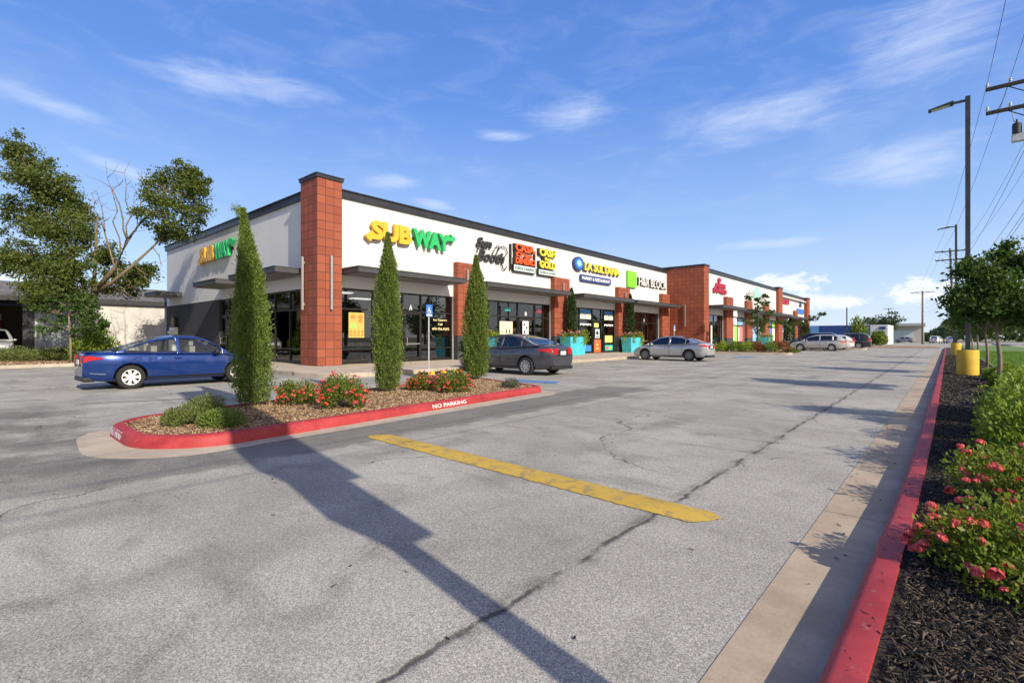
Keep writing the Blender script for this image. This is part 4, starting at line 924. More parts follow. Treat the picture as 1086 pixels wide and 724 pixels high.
tree('young_tree', b2[0], b2[1], .12, [[(b2[0], b2[1], .1), W(75, 365, ZS_), W(74, 350, ZS_), W(73, 335, ZS_)]], [[.06, .05, .04, .03]], [bl2(60, 345, 20, 9), bl2(82, 340, 24, 12), bl2(72, 325, 20, 12), bl2(52, 330, 14, 10), bl2(98, 330, 14, 12), bl2(88, 318, 14, 10), bl2(40, 322, 8, 10), bl2(105, 345, 12, 8)], 70, .13, 'slim young tree with layered light green crown in front of the metal shed', None, 'leaf_small', 'barklt', 8)
bq = W(100, 384, 26.0); bush('leafy_bush', bq[0], bq[1], .12, 1.15, 2.0, 'glossy green bush at the foot of the big tree behind the blue coupe', 'bush', None, 'leaf_shrub', 3200, .13)
for i, (px, r) in enumerate(((8, 1.4), (30, 1.5), (52, 1.3), (68, .8))):
    q = W(px, 386, 26.3 + i * .2); bush('ground_shrub', q[0], q[1], .12, r * .95, .75, ['spreading grey green shrub under the shed opening at the left edge', 'spreading grey green shrub second from the left edge', 'spreading grey green shrub third from the left edge', 'small spreading shrub beside the slim young tree'][i], 'shrub', 'spreading shrubs in the far left bed', 'leaf_herb', 3600, .085, wid=.4)
# street trees on the right
GT = 'young street trees along the bed'
def street_tree(x, y, top, rad, n, lab, low=1.55, lean=(0, 0)):
    z0 = .12; H = top - low; cx, cy = x + lean[0], y + lean[1]
    pts = [(x, y, 0), (x + .02 + lean[0] * .3, y + lean[1] * .3, low * .55), (x - .04 + lean[0] * .6, y + lean[1] * .6, low), (cx, cy, low + H * .45)]
    bs = [(cx + rad * .55 * math.cos(t), cy + rad * .55 * math.sin(t), low + H * f, rad * .5, rad * .5, H * .24) for t, f in ((.3, .3), (1.5, .22), (2.6, .34), (3.7, .24), (4.7, .36), (5.6, .26))] + [(cx, cy, low + H * .6, rad * .55, rad * .55, H * .26), (cx + rad * .25, cy, low + H * .8, rad * .35, rad * .35, H * .18), (cx - rad * .3, cy + rad * .2, low + H * .68, rad * .38, rad * .38, H * .2)]
    return tree('street_tree', x, y, z0, [pts], [[.052, .043, .036, .02]], bs, int(n * 1.5), .10, lab, GT, 'leaf_right', 'barklt', 9, crad=.60, wid=.5)
street_tree(1.0, 16.4, 3.65, 1.2, 110, 'nearest young street tree whose pale trunk stands in the lawn edge')
street_tree(1.2, 24.8, 3.7, 1.15, 80, 'second young street tree, behind the near one and beside the yellow lamp base')
street_tree(1.3, 33.5, 3.7, 1.15, 40, 'third young street tree behind the yellow lamp base')
street_tree(1.4, 43, 3.7, 1.1, 30, 'farthest young street tree in the bed row')
street_tree(3.4, 10.0, 3.7, 1.2, 50, 'young street tree nearest the camera, its crown at the right picture edge')
# island tree past the tower
tree('young_tree', -12.0, 46.0, .12, [[(-12, 46, .0), (-12.02, 46, 1.4), (-11.97, 46.02, 3.0), (-12, 46, 4.4)]], [[.08, .06, .05, .03]], [(-12, 46, 1.9, .7, .9, .35), (-12.3, 45.6, 2.5, 1.0, 1.0, .4), (-11.7, 46.5, 2.6, .9, .9, .4), (-12, 46, 3.2, .7, .7, .5), (-11.9, 46, 4.0, .5, .5, .5), (-12.6, 45.4, 4.7, .3, .3, .3), (-11.5, 46.3, 4.9, .25, .25, .3), (-12.0, 46, 4.6, .3, .3, .3)], 46, .12, 'thin dark young tree in the far island before the coloured windows', None, 'leaf_right', 'bark', 8)
for i, (x, y, leaf, lab) in enumerate(((-14.3, 43.6, 'leaf_yel', 'yellow green bush at the left end of the far island'), (-13.2, 43.8, 'leaf_shrub', 'fresh green bush second in the far island'), (-12.3, 43.9, 'leaf_yel', 'yellow green bush before the thin tree trunk'), (-11.5, 44.2, 'leaf_rust', 'rust red bush right of the thin tree trunk'), (-10.6, 44.4, 'leaf_con', 'dull green bush between the rust red ones'), (-9.9, 44.9, 'leaf_rust', 'rust red bush near the tip of the far island'), (-9.3, 45.5, 'leaf_herb', 'low olive clump at the tip of the far island'))):
    bush('island_bush', x, y, .12, .68, 1.05 if i < 6 else .45, lab, 'bush', 'bushes in the far island', leaf, 2000, .09)
bush('spreading_juniper', -9.2, 67.2, .12, 1.0, 1.0, 'low green bush at the end island before the dark vehicles', 'bush', None, 'leaf_con', 1200, .14)
tree('young_tree', -13.0, 62.8, .12, [[(-13, 62.8, .0), (-13, 62.8, 1.6), (-12.9, 62.9, 2.4)]], [[.1, .08, .05]], [(-13.6, 62.0, 3.0, .8, .8, .3), (-12.2, 63.4, 2.9, 1.0, 1.0, .3), (-14.6, 61.4, 4.2, .5, .5, .4), (-14.9, 61.0, 5.2, .35, .35, .35), (-11.0, 64.2, 3.5, .8, .8, .3), (-10.2, 64.8, 4.0, .5, .5, .25), (-12.9, 62.8, 2.3, .8, .8, .4)], 26, .17, 'sparse young tree with upswept limbs above the far silver hatchback', None, 'leaf_right', 'bark', 9)
# ---------------------------------------------------------------- planters
def planter(x, y, lx, ly, h, lab, lab2, conif=None, nfl=26):
    z0 = .15; t = empty('planter_box', (x, y, z0), 0, lab, 'planter', 'turquoise planters before the piers')
    m = MB(); k = .86
    A = [(-lx * k, -ly * k), (lx * k, -ly * k), (lx * k, ly * k), (-lx * k, ly * k)]; B = [(-lx, -ly), (lx, -ly), (lx, ly), (-lx, ly)]; I = [(p * .9, q * .94) for p, q in B]
    vs = [(x + p, y + q, z0) for p, q in A] + [(x + p, y + q, z0 + h) for p, q in B] + [(x + p, y + q, z0 + h) for p, q in I] + [(x + p, y + q, z0 + h - .1) for p, q in I]
    fs = [(3, 2, 1, 0)] + [(i, (i + 1) % 4, 4 + (i + 1) % 4, 4 + i) for i in range(4)] + [(4 + i, 4 + (i + 1) % 4, 8 + (i + 1) % 4, 8 + i) for i in range(4)] + [(8 + i, 8 + (i + 1) % 4, 12 + (i + 1) % 4, 12 + i) for i in range(4)]
    m.add(vs, fs); m.build('box', M['turq'], t, bevel=.012)
    MB().add(vs[12:16], [(0, 1, 2, 3)]).build('soil', M['mulchdark'], t)
    f = empty('planter_flowers', (x, y, z0 + h - .1), 0, lab2, 'flowers', 'flowers trailing from the turquoise planters')
    P = clumped([(x + random.uniform(-lx, lx) * .85, y + random.uniform(-ly, ly) * .85, z0 + h + .12) for _ in range(16)], [(.28, .3, .2)] * 16, 70)
    leaves('foliage', P, .085, M['leaf_herb'], f, .5)
    tr_ = []
    for (tx, ty, ln) in ((lx * 1.02, -ly * .55, .55), (lx * 1.02, ly * .7, .75), (-lx * .3, -ly * 1.02, .55), (lx * 1.0, ly * .95, .5)):
        for s in range(80): q = random.random(); tr_.append((x + tx + random.gauss(.05, .05), y + ty + random.gauss(0, .12), z0 + h + .15 - q * ln))
    for s in range(160): tr_.append((x + lx * .7 + random.gauss(0, .15), y + ly * .8 + random.gauss(0, .18), z0 + h + .2 + random.gauss(0, .12)))
    leaves('trailing_vine', tr_, .10, M['leaf_yel'], f, .7)
    for i in range(nfl):
        o = bpy.data.objects.new('blossom', blossom_mesh('petalm' if i % 4 else 'petalr', .06)); COL.objects.link(o); o.parent = f
        o.location = (random.uniform(-lx, lx) * .95, random.uniform(-ly, ly) * .95, random.uniform(.3, .52)); q = random.uniform(.06, .11); o.scale = (q, q, q)
    return t
planter(-19.15, 28.5, .45, 1.0, 1.25, 'turquoise planter left of the market door, behind the grey sedan', 'mauve and red flowers with yellow vine left of the market door')
planter(-19.15, 37.0, .45, 1.0, 1.2, 'turquoise planter right of the market door, before the silver sedan nose', 'mauve flowers with yellow vine right of the market door', nfl=20)
planter(-19.15, 19.5, .45, .95, 1.2, 'turquoise planter hidden behind the end conifer and the grey sedan', 'flowers with yellow vine beside the end conifer', nfl=14)
planter(-14.4, 57.5, .5, 1.2, 1.2, 'turquoise planter past the far island', 'flowers in the planter past the far island', nfl=12)
GC = 'dark narrow conifers standing in planters'
NP = [(0, .9), (.3, 1.), (.6, .9), (.8, .6), (.92, .3), (1, .06)]
conifer(-19.3, 28.5, 1.35, 4.75, .34, 'dark narrow conifer in the planter left of the market door', GC, 'leaf_dcon', n=8000, spray=.13, prof=NP)
conifer(-19.3, 37.0, 1.3, 4.9, .32, 'dark narrow conifer in the planter right of the market door', GC, 'leaf_dcon', n=7000, spray=.13, prof=NP)
conifer(-16.6, 80.5, .15, 4.3, .55, 'dark narrow conifer before the farthest wall section, near one', 'dark conifers before the farthest wall section', 'leaf_dcon', n=3500, spray=.2, prof=NP)
conifer(-16.4, 90, .15, 4.2, .6, 'dark narrow conifer before the farthest wall section, beside the end tower', 'dark conifers before the farthest wall section', 'leaf_dcon', n=3000, spray=.2, prof=NP)
# ---------------------------------------------------------------- far vegetation
for i, (x, y, h, r, lab) in enumerate(((-10.6, 100, 4.6, 1.5, 'columnar green shrub against the blue building'), (-8.0, 101, 2.4, 1.3, 'rounded green bush right of the columnar shrub'),)):
    bush('far_shrub', x, y, .1, r, h, lab, 'shrub', None, 'leaf_con', 2600, .3)
def far_tree(x, y, h, r, lab, group=None):
    t = empty('far_tree', (x, y, 0), 0, lab, 'tree', group)
    MB().tube([(x, y, -.2), (x, y, h * .5)], [.3, .15], 6).build('trunk', M['bark'], t)
    u = unit(26); C = np.array([x, y, h * .6]) + u * np.array([r, r, h * .36]) * rng.uniform(.4, .85, 26)[:, None]
    P = clumped(C, [(r * .34, r * .34, h * .14)] * 26, 60); leaves('crown', P, .5, M['leaf_far'], t, .7)
far_tree(-11.5, 150, 7.8, 5, 'round tree behind the white end of the blue building')
n = 9000; a = rng.uniform(-.075, .75, n); d = rng.uniform(190, 260, n); hh = (5.5 + 2.5 * np.sin(a * 37) + 1.5 * np.sin(a * 91)) * rng.uniform(0, 1, n) ** .6
P = np.stack([d * np.sin(a), d * np.cos(a), hh], 1); o = leaves('treeline', P, 2.0, M['leaf_far'], None, .8); o['kind'] = 'stuff'
# trees across the street: what the shop glass mirrors
for i, (x, y, h, r) in enumerate(((30, 12, 9, 4.5), (34, 26, 10, 5), (29, 40, 8, 4), (33, 60, 9, 5))):
    far_tree(x, y, h, r, ['tree across the street opposite the near corner', 'tree across the street, second from the near corner', 'tree across the street, third from the near corner', 'tree across the street, farthest of the row'][i], 'trees across the street')
# ================================================================ VEHICLES
def interp(pts, x):
    xs = [p[0] for p in pts]; ys = [p[1] for p in pts]
    # smooth monotone-ish cubic (Catmull-Rom)
    if x <= xs[0]: return ys[0]
    if x >= xs[-1]: return ys[-1]
    i = max(k for k in range(len(xs) - 1) if xs[k] <= x); t = (x - xs[i]) / (xs[i + 1] - xs[i])
    def sl(k):
        if k == 0: return (ys[1] - ys[0]) / (xs[1] - xs[0])
        if k == len(xs) - 1: return (ys[-1] - ys[-2]) / (xs[-1] - xs[-2])
        a = (ys[k] - ys[k - 1]) / (xs[k] - xs[k - 1]); b = (ys[k + 1] - ys[k]) / (xs[k + 1] - xs[k])
        return 0 if a * b <= 0 else 2 * a * b / (a + b)
    h = xs[i + 1] - xs[i]; m0, m1 = sl(i) * h, sl(i + 1) * h
    return (2 * t ** 3 - 3 * t * t + 1) * ys[i] + (t ** 3 - 2 * t * t + t) * m0 + (-2 * t ** 3 + 3 * t * t) * ys[i + 1] + (t ** 3 - t * t) * m1
SEC = [(0, 0), (.70, 0), (.86, .03), (.945, .14), (.975, .30), (.985, .42), (.995, .55), (1.0, .66), (.985, .76), (.965, .84), (.945, .90), (.90, .955), (.80, .99), (.55, 1.01), (0, 1.03)]
class Car:
    def __init__(s, S): s.S = S; s.L = S['L']; s.W = S['W'] / 2; s.H = S['H']
    def wx(s, x):
        L2 = s.L / 2; f = abs(x) / L2; w = s.W * (1 - .30 * max(0, (f - .55) / .45) ** 2.6 - .02 * (f ** 2))
        return w
    def ends(s, x):
        e = s.L / 2 - abs(x); r = .16
        return 1 if e >= r else .80 + .20 * math.sqrt(max(0, 1 - ((r - e) / r) ** 2))
    def zt(s, x): return interp(s.S['top'], x / s.L)
    def zb(s, x): return interp(s.S.get('bot', [(-.5, .30), (-.42, .22), (-.3, .19), (.3, .19), (.42, .20), (.5, .26)]), x / s.L)
    def P(s, x, i, side=1):     # i: float section index
        k = min(int(i), len(SEC) - 2); t = i - k; yf = SEC[k][0] + (SEC[k + 1][0] - SEC[k][0]) * t; zf = SEC[k][1] + (SEC[k + 1][1] - SEC[k][1]) * t
        zt, zb = s.zt(x), s.zb(x); e = s.ends(x); zm = zb + (zt - zb) * .45
        y = s.wx(x) * yf * (.93 + .07 * e); z = zb + (zt - zb) * zf; z = zm + (z - zm) * e
        # character line
        return (x, side * y, z)
    def body(s, paint, root):
        n = 72; xs = [-s.L / 2 + s.L * (.5 - .5 * math.cos(math.pi * k / n)) * .35 + s.L * k / n * .65 for k in range(n + 1)]
        m = MB(); ring = []
        for x in xs: ring.append([s.P(x, i, 1) for i in range(len(SEC))] + [s.P(x, i, -1) for i in range(len(SEC) - 2, 0, -1)])
        N = len(ring[0]); vs = [p for r in ring for p in r]; fs = []
        for a in range(n):
            for k in range(N): fs.append((a * N + k, a * N + (k + 1) % N, (a + 1) * N + (k + 1) % N, (a + 1) * N + k))
        fs.append(tuple(reversed(range(N)))); fs.append(tuple(range(n * N, (n + 1) * N)))
        m.add(vs, fs); o = m.build('body', [paint, M['black']], root, local=True)
        bm = bmesh.new(); bm.from_mesh(o.data); bmesh.ops.recalc_face_normals(bm, faces=bm.faces); bm.to_mesh(o.data); bm.free()
        # wheel arches cut out
        c = MB()
        for wx in s.S['wheels']:
            for sd in (1, -1):
                y0, y1 = sorted((sd * (s.W - .30), sd * (s.W + .3)))
                c.lathe([(s.S['wr'] + .055, y0), (s.S['wr'] + .055, y1)], 40, (wx * s.L, 0, s.S['wr'] + .01), 'y', 1)
        co = c.build('cutter', [paint, M['black']]); co.matrix_world = Matrix.Identity(4)
        bm = bmesh.new(); bm.from_mesh(co.data); bmesh.ops.recalc_face_normals(bm, faces=bm.faces); bm.to_mesh(co.data); bm.free()
        loc, rot = root.location.copy(), root.rotation_euler.copy(); root.location = (0, 0, 0); root.rotation_euler = (0, 0, 0)
        b = o.modifiers.new('arches', 'BOOLEAN'); b.object = co; b.operation = 'DIFFERENCE'; b.solver = 'EXACT'
        bpy.context.view_layer.update(); dg = bpy.context.evaluated_depsgraph_get(); me = bpy.data.meshes.new_from_object(o.evaluated_get(dg))
        o.modifiers.clear(); old = o.data; o.data = me; bpy.data.meshes.remove(old); cm = co.data; bpy.data.objects.remove(co); bpy.data.meshes.remove(cm)
        root.location = loc; root.rotation_euler = rot; smooth_angle(o, 38); return o
    def patch(s, m, x0, x1, i0, i1, side, off, nx=10, ni=5, mi=0):
        P = []
        for a in range(nx + 1):
            x = x0 + (x1 - x0) * a / nx; row = []
            for b in range(ni + 1):
                i = i0 + (i1 - i0) * b / ni; p = Vector(s.P(x, i, side)); e = .02
                dx = Vector(s.P(x + e, i, side)) - Vector(s.P(x - e, i, side)); di = Vector(s.P(x, min(i + .1, len(SEC) - 1.001), side)) - Vector(s.P(x, max(0, i - .1), side))
                nrm = dx.cross(di).normalized() * (1 if side > 0 else -1)
                if nrm.y * side < 0 and abs(nrm.y) > .2: nrm = -nrm
                row.append(p + nrm * off)
            P.append(row)
        m.grid(P, mi, flip=side < 0)
    # greenhouse
    def cab(s, x, v, side=1):
        S = s.S; R = interp(S['roof'], x / s.L); B = s.zt(x) - .03; z = B + (R - B) * v
        t = max(0, (z - B)) / max(.2, (s.H - B)); y = s.wx(x) * .93 - (s.W * S.get('tumble', .27)) * t ** 1.25
        return (x, side * y, z)
    def cabin(s, paint, root, glass):
        S = s.S; x0, x1 = S['roof'][0][0] * s.L, S['roof'][-1][0] * s.L; rr = [p[0] * s.L for p in S['roof']]
        pil = S['pillars']; n = 64; xs = sorted(set([x0 + (x1 - x0) * k / n for k in range(n + 1)] + [p * s.L + d for p, w in pil for d in (-w / 2, w / 2)]))
        vs = [0, .07, .3, .55, .86, .93, 1.]
        xa, xb = S['glass_side'][0] * s.L, S['glass_side'][1] * s.L
        rear, front = S['rear_glass'], S['wind_glass']
        mp, mg = MB(), {}
        def hole(xm, j):
            if not (1 <= j < 4) or xm < xa or xm > xb: return False
            for p, w in pil:
                if abs(xm - p * s.L) < w / 2: return False
            return True
        for side in (1, -1):
            for a in range(len(xs) - 1):
                xm = (xs[a] + xs[a + 1]) / 2
                for j in range(len(vs) - 1):
                    q = [s.cab(xs[a], vs[j], side), s.cab(xs[a + 1], vs[j], side), s.cab(xs[a + 1], vs[j + 1], side), s.cab(xs[a], vs[j + 1], side)]
                    if side < 0: q = q[::-1]
                    if hole(xm, j):
                        k = ('side', side, sum(xm > p * s.L for p, w in pil)); mg.setdefault(k, MB()).add([(p[0], p[1] - side * .006, p[2]) for p in q], [(0, 1, 2, 3)])
                    else: mp.add(q, [(0, 1, 2, 3)], 1 if (xa - .05 < xm < xb + .05 and 0 < j < 5 and S.get('dark_pillars')) else 0)
        ny = 12
        for a in range(len(xs) - 1):
            xm = (xs[a] + xs[a + 1]) / 2 / s.L; R0, R1 = s.cab(xs[a], 1), s.cab(xs[a + 1], 1)
            for j in range(ny):
                f0, f1 = -1 + 2 * j / ny, -1 + 2 * (j + 1) / ny
                def tp(R, f): return (R[0], R[1] * f, R[2] + .035 * (1 - f * f) * min(1, (R[2] - s.zt(R[0]) + .1) * 3))
                q = [tp(R0, f0), tp(R1, f0), tp(R1, f1), tp(R0, f1)]; edge = j in (0, ny - 1)
                if rear[0] < xm < rear[1] and not edge: mg.setdefault('rear', MB()).add(q, [(0, 1, 2, 3)])
                elif front[0] < xm < front[1] and not edge: mg.setdefault('front', MB()).add(q, [(0, 1, 2, 3)])
                else: mp.add(q, [(0, 1, 2, 3)])
        o = mp.build('roof', [paint, M['black']], root, local=True); 
        bm = bmesh.new(); bm.from_mesh(o.data); bmesh.ops.remove_doubles(bm, verts=bm.verts, dist=.0008); bm.to_mesh(o.data); bm.free(); smooth_angle(o, 40)
        so = o.modifiers.new('thick', 'SOLIDIFY'); so.thickness = .03; so.offset = -1
        for k, g in mg.items():
            nm = {'rear': 'rear_window', 'front': 'windshield'}.get(k, 'side_window'); q = g.build(nm, glass, root, local=True)
            bm = bmesh.new(); bm.from_mesh(q.data); bmesh.ops.remove_doubles(bm, verts=bm.verts, dist=.0008); bm.to_mesh(q.data); bm.free(); smooth_angle(q, 60)
        # interior
        d = MB(); P = []
        for k in range(13):
            x = x0 + .06 + (x1 - x0 - .12) * k / 12; y = s.wx(x) * .88; z = s.zt(x) + .012; P.append([(x, -y, z), (x, -y * .5, z + .02), (x, y * .5, z + .02), (x, y, z)])
        d.grid(P, flip=True); d.build('interior', M['black'], root, local=True)
        for (sx, wdt) in S['seats']:
            for sy in (-.36, .36):
                m = MB(); zb_ = s.zt(sx * s.L) - .02; hh = s.H - zb_
                m.box(sx * s.L - .07, sx * s.L + .07, sy - wdt, sy + wdt, zb_, zb_ + hh * .42); m.box(sx * s.L - .06, sx * s.L + .05, sy - .12, sy + .12, zb_ + hh * .46, zb_ + hh * .78); m.tube([(sx * s.L, sy - .05, zb_ + hh * .4), (sx * s.L, sy - .05, zb_ + hh * .5)], .01, 5)
                m.build('seat', S.get('seatm', M['rubber']), root, local=True, bevel=.035)
def wheel(root, x, y, r, side, style):
    w = .10; sd = side
    m = MB(); m.lathe([(r * .66, -w), (r * .80, -w * 1.05), (r * .94, -w), (r, -w * .72), (r, w * .72), (r * .94, w), (r * .80, w * 1.05), (r * .66, w)], 40, (0, 0, 0), 'y', cap=False)
    m.lathe([(r * .66, -w * .2), (r * .66, w)], 36, (0, 0, 0), 'y', cap=False); m.lathe([(.001, -w * .1), (r * .66, -w * .1)], 24, (0, 0, 0), 'y', cap=False)
    t = m.build('wheel', M['rubber'], root, smooth=True, local=True); smooth_angle(t, 45)
    t.location = (x, y, r)
    k = MB(); yo = sd * w * .82
    def disc(r0, r1, ya, yb, n=36): k.lathe([(r0, sd * ya), (r0, sd * yb), (r1, sd * yb), (r1, sd * ya)], n, (0, 0, 0), 'y', cap=False)
    disc(r * .585, r * .675, w * .55, w * .97); disc(.0012, r * .17, w * .5, w * .92)
    ns, sw = {'seven': (7, .115), 'ten': (10, .075), 'five': (5, .17), 'multi': (9, .10)}[style]
    for i in range(ns):
        a = 2 * math.pi * i / ns; ca, sa = math.cos(a), math.sin(a)
        for (ra, rb, wa, wb) in ((r * .14, r * .6, sw * r * .8, sw * r * 1.15),):
            P = []
            for (rr, ww) in ((ra, wa), (rb, wb)):
                for q in (-1, 1):
                    for yy in (w * .55, w * .86 if rr == ra else w * .9): P.append((rr * ca - q * ww * sa, sd * yy, rr * sa + q * ww * ca))
            k.add(P, [(1, 3, 7, 5), (0, 4, 6, 2), (0, 1, 5, 4), (2, 6, 7, 3), (0, 2, 3, 1), (4, 5, 7, 6)])
    rim = k.build('rim', M['rimw'] if style == 'seven' else (M['rim'] if style != 'multi' else M['rimd']), t, local=True)
    bm = bmesh.new(); bm.from_mesh(rim.data); bmesh.ops.recalc_face_normals(bm, faces=bm.faces); bm.to_mesh(rim.data); bm.free(); smooth_angle(rim, 35)
M['rim'] = simple('alloy_rim', (.5, .5, .5), .35, .7, .05, 30); M['rimw'] = simple('silver_wheel_cover', (.68, .68, .67), .4, .25, .05, 30); M['rimd'] = simple('dark_alloy_rim', (.20, .20, .205), .35, .7, .1, 30)
M['tail'] = flat('red_tail_lens', (.45, .012, .012), .12); M['lampw'] = flat('clear_lamp_lens', (.65, .66, .66), .1); M['plate'] = flat('licence_plate', (.72, .74, .78), .4)
def build_car(name, S, loc, heading, lab, paint, style, glass='carglass', extra=None, group=None, cat='car', detail=True):
    root = empty(name, loc, heading, lab, cat, group); c = Car(S); s = c; L = S['L']; W = c.W
    c.body(paint, root); c.cabin(paint, root, M[glass])
    for wx in S['wheels']:
        for sd in (1, -1): wheel(root, wx * L, sd * (W - .115), S['wr'], sd, style)
    # doors: edge of each door is a dark shut line
    for side in (1, -1):
        for (a, b, hx) in S['doors']:
            m = MB(); x0, x1 = a * L, b * L; g = .011
            cols = [x0, x0 + g] + [x0 + g + (x1 - x0 - 2 * g) * k / 10 for k in range(1, 10)] + [x1 - g, x1]; rows = [3.0, 3.14] + [3.14 + (10.2 - 3.14) * k / 12 for k in range(1, 13)]
            P = []
            for x in cols:
                row = []
                for i in rows:
                    p = Vector(c.P(x, i, side)); row.append((p.x, p.y + side * .004, p.z))
                P.append(row)
            m.grid(P, mifn=lambda i, j: 1 if (i in (0, len(cols) - 2) or j == 0) else 0, flip=side < 0)
            d = m.build('door', [paint, M['black']], root, local=True, smooth=True)
            h = MB(); q = [Vector(c.P(hx * L + dx, 8.6, side)) for dx in (-.09, -.05, .05, .09)]
            h.tube([(v.x, v.y + side * o_, v.z) for v, o_ in zip(q, (.0, .035, .035, .0))], .014, 8); h.build('door_handle', S.get('handle', paint), d, local=True)
        m = MB(); c.patch(m, -L * .494, -L * S['tail'][0], S['tail'][1], S['tail'][2], side, .006, 8, 5)
        nx_, ni_ = 9, 6; mid_ = [sum(Vector(m.v[a * ni_ + b]).z for b in range(ni_)) / ni_ for a in range(nx_)]
        m.v = [(v[0], v[1], mid_[q // ni_] + (v[2] - mid_[q // ni_]) * (1 - .75 * (q // ni_) / 8)) for q, v in enumerate(m.v)]; xr = -L / 2
        yw = c.wx(xr) * .9; z0, z1 = S['tailz']; m.box(xr - .012, xr + .06, side * yw * S['tailin'], side * yw * .97, z0, z1); m.build('taillight', M['tail'], root, local=True, smooth=False, bevel=.008)
        m = MB(); c.patch(m, L * .415, L * .478, 8.2, 10.6, side, .006, 8, 4); m.build('headlight', M['lampw'], root, local=True)
        m = MB(); mx = S['mirror'] * L; p = Vector(c.P(mx, 10.4, side)); vs = []
        m.lathe([(.015, -.06), (.06, -.055), (.085, -.02), (.075, .04), (.03, .075)], 12, (0, 0, 0), 'x'); m.v = [(v[0] + mx, v[1] * 1.35 + p.y + side * .12, v[2] + p.z + .09) for v in m.v]
        m.box(mx - .02, mx + .03, min(p.y - side * .03, p.y + side * .08), max(p.y - side * .03, p.y + side * .08), p.z + .04, p.z + .08); m.build('mirror', [S.get('mirrorm', paint)], root, local=True, smooth=True)
        m = MB(); c.patch(m, -L * .30, L * .30, 2.6, 3.05, side, .008, 12, 2); m.build('sill_trim', S.get('sillm', M['black']), root, local=True)
    xr = -L / 2 - .006
    m = MB(); m.box(xr - .012, xr + .02, -.16, .16, S['platez'], S['platez'] + .13); m.build('licence_plate', M['plate'], root, local=True)
    m = MB(); m.box(xr - .004, xr + .05, -.34, .34, S['platez'] - .04, S['platez'] + .17); m.build('plate_recess', M['black'], root, local=True)
    m = MB(); m.box(-L / 2 + .0, -L / 2 + .25, -W * .7, W * .7, .22, .34); m.build('bumper_underside', M['black'], root, local=True, bevel=.03)
    m = MB(); m.box(L / 2 - .07, L / 2 + .01, -W * .55, W * .55, .42, .58); m.build('grille', M['black'], root, local=True, bevel=.02)
    if extra: extra(root, c)
    return root
SEDAN_SEATS = [(.05, .22), (-.16, .24)]
COUPE = dict(L=4.44, W=1.70, H=1.40, wr=.315, wheels=(-.285, .305), top=[(-.5, .93), (-.46, .98), (-.36, .985), (-.28, .975), (0, .93), (.2, .91), (.28, .88), (.40, .78), (.47, .68), (.5, .60)],
    roof=[(-.36, .97), (-.30, 1.07), (-.20, 1.25), (-.12, 1.345), (-.03, 1.40), (.05, 1.395), (.11, 1.33), (.18, 1.15), (.265, .90)], glass_side=(-.315, .21), pillars=[(-.04, .09)], rear_glass=(-.345, -.135), wind_glass=(.095, .255),
    doors=[(-.085, .225, -.045)], tail=(.415, 7.2, 10.1), tailz=(.68, .90), tailin=.62, mirror=.17, platez=.66, seats=SEDAN_SEATS, seatm=simple('pale_car_seat', (.35, .34, .32), .8), mirrorm=M['black'])
SEDAN = dict(L=4.80, W=1.82, H=1.47, wr=.33, wheels=(-.285, .295), top=[(-.5, .98), (-.47, 1.06), (-.38, 1.075), (-.28, 1.05), (0, .985), (.2, .965), (.28, .95), (.40, .85), (.47, .73), (.5, .62)],
    roof=[(-.40, 1.05), (-.34, 1.14), (-.25, 1.30), (-.16, 1.41), (-.05, 1.47), (.03, 1.46), (.10, 1.39), (.17, 1.22), (.265, .96)], glass_side=(-.29, .20), pillars=[(-.035, .10), (-.235, .06)], rear_glass=(-.385, -.165), wind_glass=(.08, .255),
    doors=[(-.20, -.035, -.17), (-.03, .215, .0)], tail=(.40, 7.4, 10.6), tailz=(.76, .98), tailin=.55, mirror=.175, platez=.74, seats=SEDAN_SEATS)
CIVIC = dict(SEDAN, L=4.55, W=1.75, H=1.435, wr=.325, wheels=(-.285, .305), top=[(-.5, .94), (-.47, 1.02), (-.40, 1.035), (-.28, 1.0), (0, .93), (.2, .915), (.28, .90), (.40, .80), (.47, .66), (.5, .56)],
    roof=[(-.40, 1.01), (-.33, 1.13), (-.24, 1.29), (-.15, 1.385), (-.04, 1.435), (.03, 1.42), (.11, 1.34), (.20, 1.15), (.32, .88)], wind_glass=(.09, .31), glass_side=(-.285, .25), pillars=[(-.03, .09), (-.24, .05)], mirror=.20, doors=[(-.20, -.03, -.17), (-.025, .235, .0)], tail=(.40, 7.8, 10.5), tailz=(.74, .90))
HATCH = dict(SEDAN, L=4.75, W=1.85, H=1.60, wr=.34, wheels=(-.27, .30), top=[(-.5, .98), (-.47, 1.04), (-.35, 1.06), (0, 1.0), (.25, .98), (.38, .92), (.47, .78), (.5, .66)],
    roof=[(-.485, 1.02), (-.45, 1.25), (-.38, 1.46), (-.28, 1.56), (-.12, 1.60), (.0, 1.575), (.10, 1.46), (.2, 1.22), (.30, .97)], glass_side=(-.36, .22), pillars=[(-.06, .09), (-.29, .10)], rear_glass=(-.475, -.36), wind_glass=(.085, .29), doors=[(-.22, -.06, -.19), (-.055, .20, -.02)], tail=(.41, 7.4, 11.0), tailz=(.80, 1.04), platez=.80)
SUV = dict(HATCH, L=4.9, W=1.95, H=1.82, wr=.37, top=[(-.5, 1.05), (-.47, 1.12), (0, 1.12), (.22, 1.12), (.38, 1.06), (.47, .92), (.5, .78)], roof=[(-.49, 1.10), (-.465, 1.45), (-.42, 1.70), (-.3, 1.81), (-.1, 1.82), (.02, 1.78), (.10, 1.66), (.18, 1.40), (.25, 1.10)], wind_glass=(.06, .24), glass_side=(-.43, .19), pillars=[(-.08, .10), (-.28, .10)], rear_glass=(-.485, -.43), dark_pillars=True, platez=.9, tailz=(.95, 1.3), tail=(.44, 7.6, 11))
